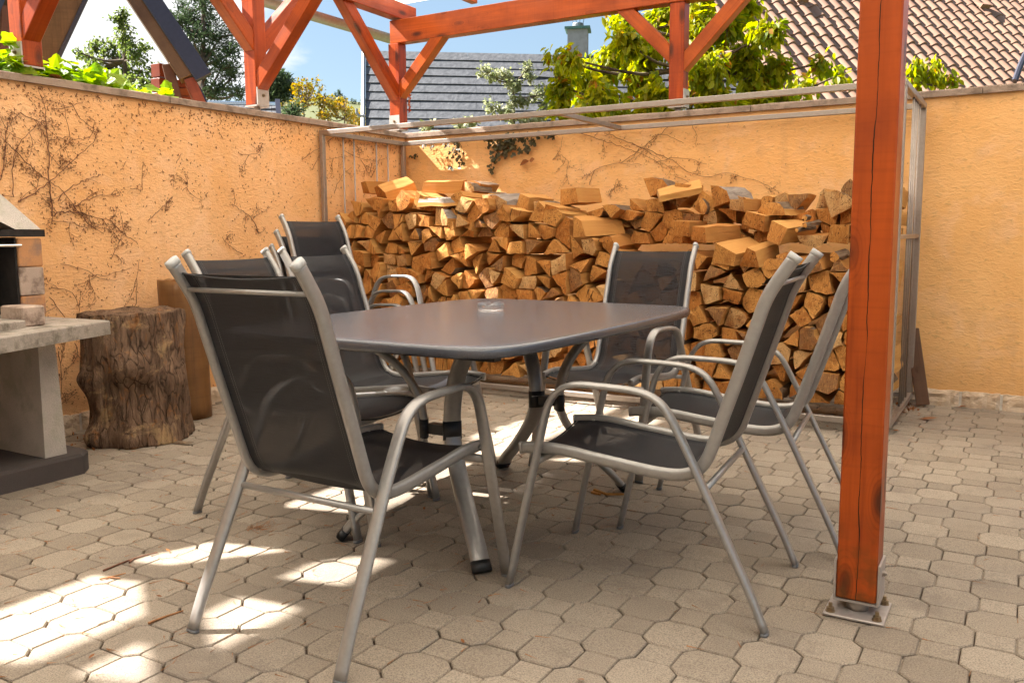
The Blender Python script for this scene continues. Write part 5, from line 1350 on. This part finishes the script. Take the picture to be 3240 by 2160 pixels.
wl_ = MB(); f0 = a + slope * ch_ * courses; wl_.add([f0, f0 + e * W_, f0 + e * W_ + Vector((0, 0, -4)), f0 + Vector((0, 0, -4))], [(0, 1, 2, 3)]); f9 = a + slope * 3.1; f8 = a + back * 3.2
wl_.add([a - nrm * .08, f9 - nrm * .08, f9 + Vector((0, 0, -4)), f8 + Vector((0, 0, -4)), f8 - nrm * .08], [(0, 1, 2, 3, 4)]); wl_.obj('wall', M_CREAM, gh)
gu = MB(); g0 = fwd(1120, 340, GD - 1); gu.tube([fwd(1128, 345, 18), fwd(1128, 358, 18), fwd(1136, 367, 18), fwd(1156, 368, 18)], .03, 8); gu.obj('gutter_outlet', M_ZINC, gh)
# chimney
cc = fwd(1829, 130, GD + .8); cw = .37; 
def obox(c, ex, hx, hy, z0, z1, name, mat, par, ch=.0):
    mb = MB(); mb.box((-hx, -hy, z0), (hx, hy, z1)); o = mb.obj(name, mat, par); o.location = (c.x, c.y, 0); o.rotation_euler = (0, 0, math.atan2(ex.y, ex.x)); return o
er = Matrix.Rotation(math.radians(-16), 3, 'Z') @ e
zt_ = fwd(1829, 100, GD + .8).z; zb_ = fwd(1829, 175, GD + .8).z - 1
obox(cc, er, .235, .235, zb_, zt_, 'chimney', M_CHIM, gh); obox(cc, er, .30, .30, zt_, zt_ + .055, 'chimney_cap', M_CAPM, gh)
cw_ = MB(); cw_.lathe([(.135, 0), (.135, .10), (.125, .12)], 16, (cc.x, cc.y, zt_ + .055))
for k in range(4): A_ = math.pi / 4 + k * math.pi / 2; cw_.tube([(cc.x + .12 * math.cos(A_), cc.y + .12 * math.sin(A_), zt_ + .15), (cc.x + .16 * math.cos(A_), cc.y + .16 * math.sin(A_), zt_ + .34)], .008, 5)
cw_.obj('chimney_pot', M_ZINC, gh)
cw_ = MB(); cw_.lathe([(.21, 0), (.19, .03), (.08, .065), (.01, .075)], 20, (cc.x, cc.y, zt_ + .335)); cw_.obj('cowl', M_CAPM, gh)

# house with brown pantiles on the right
th = thing('tiled_house', 'house roof of brown wavy clay tiles filling the upper right', 'house')
az = math.radians(39.67); er_ = Vector((math.sin(az), math.cos(az), 0)); dn = Vector((er_.y, -er_.x, 0)); ta = math.radians(46.5)
sl_ = (dn * math.cos(ta) + Vector((0, 0, -math.sin(ta)))).normalized(); tn_ = sl_.cross(er_); tn_ = tn_ if tn_.z > 0 else -tn_
O_ = fwd(2700, 160, 16.5); TW, TH = .30, .335
def tile_mesh():
    n = 12; vs = []; fs = []
    for i in range(n + 1):
        x = TW * i / n; t_ = i / n
        zc = .064 * (math.sin(t_ * math.pi / .62) if t_ < .62 else -.28 * math.sin((t_ - .62) / .38 * math.pi))
        for y, h in ((-.04, .0), (TH, .030), (TH + .002, .0)): vs.append((x, y, zc + h))
    for i in range(n): A_ = i * 3; fs += [(A_, A_ + 3, A_ + 4, A_ + 1), (A_ + 1, A_ + 4, A_ + 5, A_ + 2)]
    return MB().add(vs, fs)
TM = tile_mesh(); tme = TM.mesh('roof_tile', M_TILE, False)
tme.polygons.foreach_set('use_smooth', [True] * len(tme.polygons))
try: tme.set_sharp_from_angle(angle=math.radians(50))
except Exception: pass
tiles = []
def imin():
    qd = ray(2215, 5); s = ((O_ - Vector((0, 0, H))).dot(tn_)) / qd.dot(tn_); P0 = Vector((0, 0, H)) + qd * s
    return math.floor((P0 - O_).dot(er_) / TW)
IM = imin()
for i in range(IM, IM + 60):
    for j in range(-18, 24):
        p = O_ + er_ * (i * TW) + sl_ * (j * TH); q = proj(p)
        if not q: continue
        seen = 2150 < q[0] < 3270 and -40 < q[1] < 300
        tiles.append((0 if seen else 1, q[2], p))
tiles.sort(key=lambda a: (a[0], a[1])); restt = MB()
Rm = Matrix((er_, sl_, tn_)).transposed().to_4x4()
jr = random.Random(6)
for k, (s_, d_, p) in enumerate(tiles):
    mt = Matrix.Translation(p + tn_ * jr.uniform(-.004, .004)) @ Rm @ Matrix.Rotation(jr.uniform(-.008, .008), 4, 'Z')
    if k < 300: link('roof_tile', tme, th, mat=mt)
    elif (p - O_).length < 13: restt.add([mt @ Vector(v) for v in TM.v], TM.f)
rt = restt.obj('roof_tile', M_TILE, th, kind='stuff'); split_smooth(rt, 50)
ub_ = MB(); q = O_ - tn_ * .06; e0, e1 = IM * TW, (IM + 60) * TW; ub_.add([q + er_ * e0 + sl_ * -6, q + er_ * e1 + sl_ * -6, q + er_ * e1 + sl_ * 8, q + er_ * e0 + sl_ * 8], [(0, 1, 2, 3)]); ub_.obj('roof_deck', M_BROWN, th)
# two ventilation tiles and a roof window edge
for u, v in ((2525, 6), (3100, 25)):
    qd = ray(u, v); s = ((O_ - Vector((0, 0, H))).dot(tn_)) / qd.dot(tn_); P0 = Vector((0, 0, H)) + qd * s
    vt_ = MB(); vt_.add([(-.12, -.16, .04), (.12, -.16, .04), (.13, .12, .16), (-.13, .12, .16), (-.13, .12, .06), (.13, .12, .06)], [(0, 1, 2, 3), (3, 2, 5, 4), (0, 3, 4), (1, 5, 2)])
    o = link('vent_tile', vt_.mesh('vent_tile', M_TILE), th, mat=Matrix.Translation(P0) @ Rm)
pb = MB(); pb.tube([fwd(3212, 255, 17), fwd(3226, 215, 17), fwd(3240, 182, 17), fwd(3262, 140, 17)], .06, 8); pb.obj('flashing', M_DMETAL, th)
tw_ = MB(); q = O_ + sl_ * 7.9 - dn * .3; q1_, q2_ = q + er_ * (IM * TW + .3), q + er_ * (IM * TW + 17); tw_.add([q1_, q2_, q2_ + Vector((0, 0, -7)), q1_ + Vector((0, 0, -7))], [(0, 1, 2, 3)]); tw_.obj('wall', M_CREAM, th)

# small shed roof just over the left wall
sh = thing('shed', 'low shed with a light ridge and grey shingles showing just above the left wall', 'shed')
r0, r1 = fwd(640, 326, 13), fwd(878, 321, 13.2); r1.z = r0.z
ee = (r1 - r0).normalized(); fd = Vector((ee.y, -ee.x, 0)); fd = fd if fd.y < 0 else -fd; sd_ = (fd * .8 + Vector((0, 0, -.6))).normalized()
m = MB(); m.add([r0 - ee * 1, r1, r1 + sd_ * 1.6, r0 - ee * 1 + sd_ * 1.6], [(0, 1, 2, 3)]); bd_ = -fd * .8 + Vector((0, 0, -.6)); m.add([r0 - ee * 1, r1, r1 + bd_ * 1.6, r0 - ee * 1 + bd_ * 1.6], [(0, 1, 2, 3)]); m.obj('roof', M_SHING, sh)
for c in range(5):
    m = MB(); k = 26
    for i in range(k):
        A_ = r0 - ee * 1 + (r1 - r0 + ee) * (i / k); B_ = r0 - ee * 1 + (r1 - r0 + ee) * ((i + .93) / k); up = Vector((0, 0, .025 + .01 * jr.random()))
        m.add([A_ + sd_ * (c * .16 + .02), B_ + sd_ * (c * .16 + .02), B_ + sd_ * (c * .16 + .18) + up, A_ + sd_ * (c * .16 + .18) + up, B_ + sd_ * (c * .16 + .18), A_ + sd_ * (c * .16 + .18)], [(0, 1, 2, 3), (3, 2, 4, 5)])
    m.obj('shingle', M_SHING, sh)
m = MB(); m.tube([r0 - ee, r1], .035, 6); m.obj('ridge_cap', M_CHROME, sh)
m = MB(); m.tube([r1 + Vector((0, 0, .05)), r1 + sd_ * 1.6 + ee * .12], .05, 4); m.tube([r1 + Vector((0, 0, .05)), r1 + bd_ * 1.6], .05, 4); m.obj('verge', M_DMETAL, sh)
m = MB(); m.add([r1 - Vector((0, 0, .05)), r1 + sd_ * 1.5, r1 + sd_ * 1.5 - Vector((0, 0, 3)), r1 + bd_ * 1.5 - Vector((0, 0, 3)), r1 + bd_ * 1.5], [(0, 1, 2, 3, 4)]); m.add([r0 - ee + sd_ * 1.45, r1 + sd_ * 1.45, r1 + sd_ * 1.45 - Vector((0, 0, 3)), r0 - ee + sd_ * 1.45 - Vector((0, 0, 3))], [(0, 1, 2, 3)]); m.obj('wall', M_BROWN, sh)

# open A-frame shelter with dark metal verges beyond the left wall
af = thing('gabled_shelter', 'open timber A-frame shelter with dark metal verges beyond the left wall', 'shelter')
DA = 8.2
def fl(u, v, d=DA): return fwd(u, v, d)
ap = fl(330, -260)
sdv = (fl(660, 330) - fl(620, 252)).normalized()
def fb(name, p, q, w, d, mat, side=(0, 0, 1)): return beam(name, p, q, w, d, mat, af, side=side, ch=.006)
back_dir = (_f.cross(Vector((0, 0, 1)))).normalized(); dep = ray(452, 100); dep = Vector((dep.x, dep.y, 0)).normalized()
# right slope verge: timber rafter with metal flashing strip on its upper face
R0, R1 = fl(392, -60), fl(606, 262)
ax = (R1 - R0).normalized(); out_ = ax.cross(dep).normalized(); out_ = out_ if out_.z > 0 else -out_
beam('rafter', R0, R1 - ax * .05, .155, .10, M_BROWN, af, side=out_)
F0, F1 = R0 + out_ * .115 - dep * .06, R1 + out_ * .115 - dep * .06 + ax * .02
beam('verge_flashing', F0, F1, .16, .05, M_DMETAL, af, side=out_)
m = MB(); m.add([R0 + out_ * .16, R1 + out_ * .16, R1 + out_ * .16 + dep * .9, R0 + out_ * .16 + dep * .9], [(0, 1, 2, 3)]); m.add([R0 + out_ * .12, R1 + out_ * .12, R1 + out_ * .12 + dep * .9, R0 + out_ * .12 + dep * .9], [(3, 2, 1, 0)]); m.obj('roof_panel', M_BROWN, af)
beam('brace', fl(600, 255), fl(640, 345), .12, .10, M_MAROON, af, side=dep)
m = MB(); m.tube([fl(612, 252), fl(632, 280), fl(648, 312), fl(660, 345)], .012, 6); m.obj('downpipe', M_DMETAL, af)
for k in range(3):
    P_ = fl(508, 205 + k * 46, DA + .3); beam('timber_block', P_, P_ - Vector((0, 0, .125)), .13, .13, M_MAROON, af)
for k in range(3):
    P_ = fl(575 + 10 * k, 268 + k * 26, DA + .2); beam('timber_block', P_ - back_dir * .07, P_ + back_dir * .13, .075, .10, M_MAROON, af, side=(0, 0, 1))
beam('rafter', fl(530, 205), fl(562, 330), .05, .10, M_BROWN, af, side=dep)
# left slope underside
L0, L1 = fl(300, -60, DA - .5), fl(150, 260, DA - .5); axl = (L1 - L0).normalized(); ol = axl.cross(dep).normalized(); ol = ol if ol.x < 0 else -ol
m = MB(); m.add([L0 + ol * .0, L1 + ol * .0, L1 + ol * .95, L0 + ol * .95], [(0, 1, 2, 3)]); m.add([L0 + dep * .04, L1 + dep * .04, L1 + ol * .95 + dep * .04, L0 + ol * .95 + dep * .04], [(3, 2, 1, 0)]); m.obj('roof_panel', M_BROWN, af)
beam('verge_flashing', L0 - dep * .01, L1 - dep * .01, .035, .03, M_DMETAL, af, side=ol)
for k in (.26,): beam('batten', L0 + ol * k - dep * .03, L1 + ol * k - dep * .03, .03, .03, flat('grey_batten', (.20, .15, .12), .8), af, side=ol)
m = MB(); m.box((-5.62, -3.2, -.2), (-5.5, .18, 4.2)); m.obj('wall', M_BROWN, af).location = (0, 0, 0)  # unseen slab outside the view, added to block sun from the lower left paving
P0_, P1_ = fl(-60, 190, DA - 1), fl(40, -60, DA - 1); m = MB(); m.add([P0_, P1_, P1_ - back_dir * -.0 + Vector((-.6, -.3, 0)), P0_ + Vector((-.6, -.3, 0))], [(0, 1, 2, 3)]); m.obj('roof_panel', M_DMETAL, af)
beam('post', fl(20, 30, DA - .8), fl(10, 300, DA - .8), .18, .18, M_BROWN, af)

# ==================================================================  LITTER
lr2 = random.Random(77); lt = MB(); nd = MB()
def needle(mb, x, y, L, a, z=.003, w=.0012):
    d = Vector((math.cos(a), math.sin(a), 0)); s = Vector((-d.y, d.x, 0)) * w; p = Vector((x, y, z)); q = p + d * L + Vector((0, 0, lr2.uniform(0, .004)))
    mb.add([p - s, p + s, q, p + Vector((0, 0, w * 1.5))], [(0, 1, 2), (0, 2, 3), (1, 3, 2)])
for _ in range(2600):
    # needles collect in the joints, mostly on the left
    i = lr2.randint(-16, 26); j = lr2.randint(-8, 34); x = x0 + i * PP + lr2.choice((-1, 1)) * OC / 2 * lr2.uniform(.9, 1.05) * 0; y = y0 + j * PP
    e = lr2.choice(((1, 0), (0, 1))); sgn = lr2.choice((-1, 1)); off = PP / 2 + .012
    x += (e[0] * sgn * off + e[1] * lr2.uniform(-.05, .05)); y += (e[1] * sgn * off + e[0] * lr2.uniform(-.05, .05))
    if lr2.random() > (.95 if x < -1.2 else .18): continue
    if not (WX + .05 < x < 2 and .9 < y < WY - .05): continue
    needle(nd, x, y, lr2.uniform(.018, .05), (0 if e[1] else math.pi / 2) + lr2.gauss(0, .35), .0008, lr2.uniform(.0007, .0017))
for _ in range(90):
    needle(nd, lr2.uniform(-3.4, -1.2), lr2.uniform(1.1, 3.2), lr2.uniform(.02, .06), lr2.uniform(0, 6.28), .002, .001)
tc_ = onz(820, 1672)
for _ in range(60):
    needle(nd, tc_.x + lr2.gauss(0, .02), tc_.y + lr2.gauss(0, .03), lr2.uniform(.02, .06), lr2.gauss(1.9, .5), lr2.uniform(.002, .012), .0009)
nd.obj('needle_litter', M_NEEDLE, None, kind='stuff', label='fine dry needles caught in the paving joints', category='litter')
for _ in range(150):
    x = lr2.uniform(-4.3, -.4); y = lr2.choice((lr2.uniform(4.5, 4.9), lr2.uniform(4.6, 5.6), lr2.uniform(1.2, 4.2)))
    leaf(lt, (x, y, .003), (lr2.uniform(-1, 1), lr2.uniform(-1, 1), .05), (lr2.uniform(-.4, .4), lr2.uniform(-.4, .4), 1), lr2.uniform(.008, .026), 'ovate', .4, -.25)
for _ in range(70):
    c = onz(lr2.gauss(2860, 25), lr2.gauss(1292, 8)); leaf(lt, (c.x, c.y, .004), rv(lr2), (0, 0, 1), lr2.uniform(.015, .035), 'ovate', .4, -.2)
for _ in range(60):
    c = Vector((lr2.uniform(-4.36, -3.9), lr2.uniform(2.38, 2.75), 0)); leaf(lt, (c.x, c.y, .004), rv(lr2), (0, 0, 1), lr2.uniform(.012, .03), 'ovate', .4, -.2)
lt.obj('leaf_litter', M_DRY, None, kind='stuff', label='small crumbled dead leaves scattered on the paving', category='litter')
for (u, v), L, a, lab, th_ in (((3030, 1290), .05, .2, 'reddish dead leaf at the foot of the back wall', .5), ((2905, 1327), .10, .1, 'rusty brown flat leaf patch on the paving near the rack corner', .1), ((2660, 1352), .055, .3, 'curled dark leaf beside the rack bottom rail', .5), ((2820, 1365), .045, -.4, 'small curled brown leaf right of the post', .5)):
    p = onz(u, v); m = MB(); leaf(m, (p.x, p.y, .005), (math.cos(a), math.sin(a), .06), (0, 0, 1), L, 'ovate', th_, -.1); m.obj('dead_leaf', M_DRY, None, label=lab, category='leaf')
def stick(P, r, lab, name='twig', mat=M_TWIG, cat='twig'):
    m = MB()
    for L in P: q = [onz(*p) + Vector((0, 0, .004)) for p in L]; m.tube(q, [r * (1 - .6 * i / len(q)) for i in range(len(q))], 5)
    m.obj(name, mat, None, label=lab, category=cat)
stick([[(327, 1808), (400, 1778), (450, 1762), (498, 1750)], [(410, 1782), (425, 1768)]], .0035, 'thin dark forked twig lying on the paving at lower left')
stick([[(315, 1835), (360, 1826), (398, 1816)], [(350, 1830), (380, 1832)]], .003, 'short dry reddish sprig just below the forked twig', mat=M_NEEDLE)
stick([[(470, 1975), (520, 1955), (580, 1935)]], .004, 'long brown bark sliver in a joint left of the nearest chair leg', mat=M_NEEDLE)
stick([[(1880, 1552), (1920, 1566), (1990, 1566)], [(1872, 1560), (1900, 1566)]], .007, 'pale wood splinter beside the right table foot', 'splinter', M_SPLIT, 'splinter')
m = MB(); p = onz(575, 1405); m.add([p + Vector((-.05, -.02, .003)), p + Vector((.05, .0, .004)), p + Vector((.06, .03, .012)), p + Vector((-.04, .012, .014)), p + Vector((0, 0, .016))], [(0, 1, 4), (1, 2, 4), (2, 3, 4), (3, 0, 4)]); m.obj('bark_chip', M_BARK, None, label='flat brown bark chip at the foot of the gnarled stump', category='chip')
print('firewood', LOGN[0], 'pavers', len(pv), 'objects', len(bpy.data.objects), 'tris', sum(len(p.vertices) - 2 for o in bpy.data.objects if o.type == 'MESH' for p in o.data.polygons))
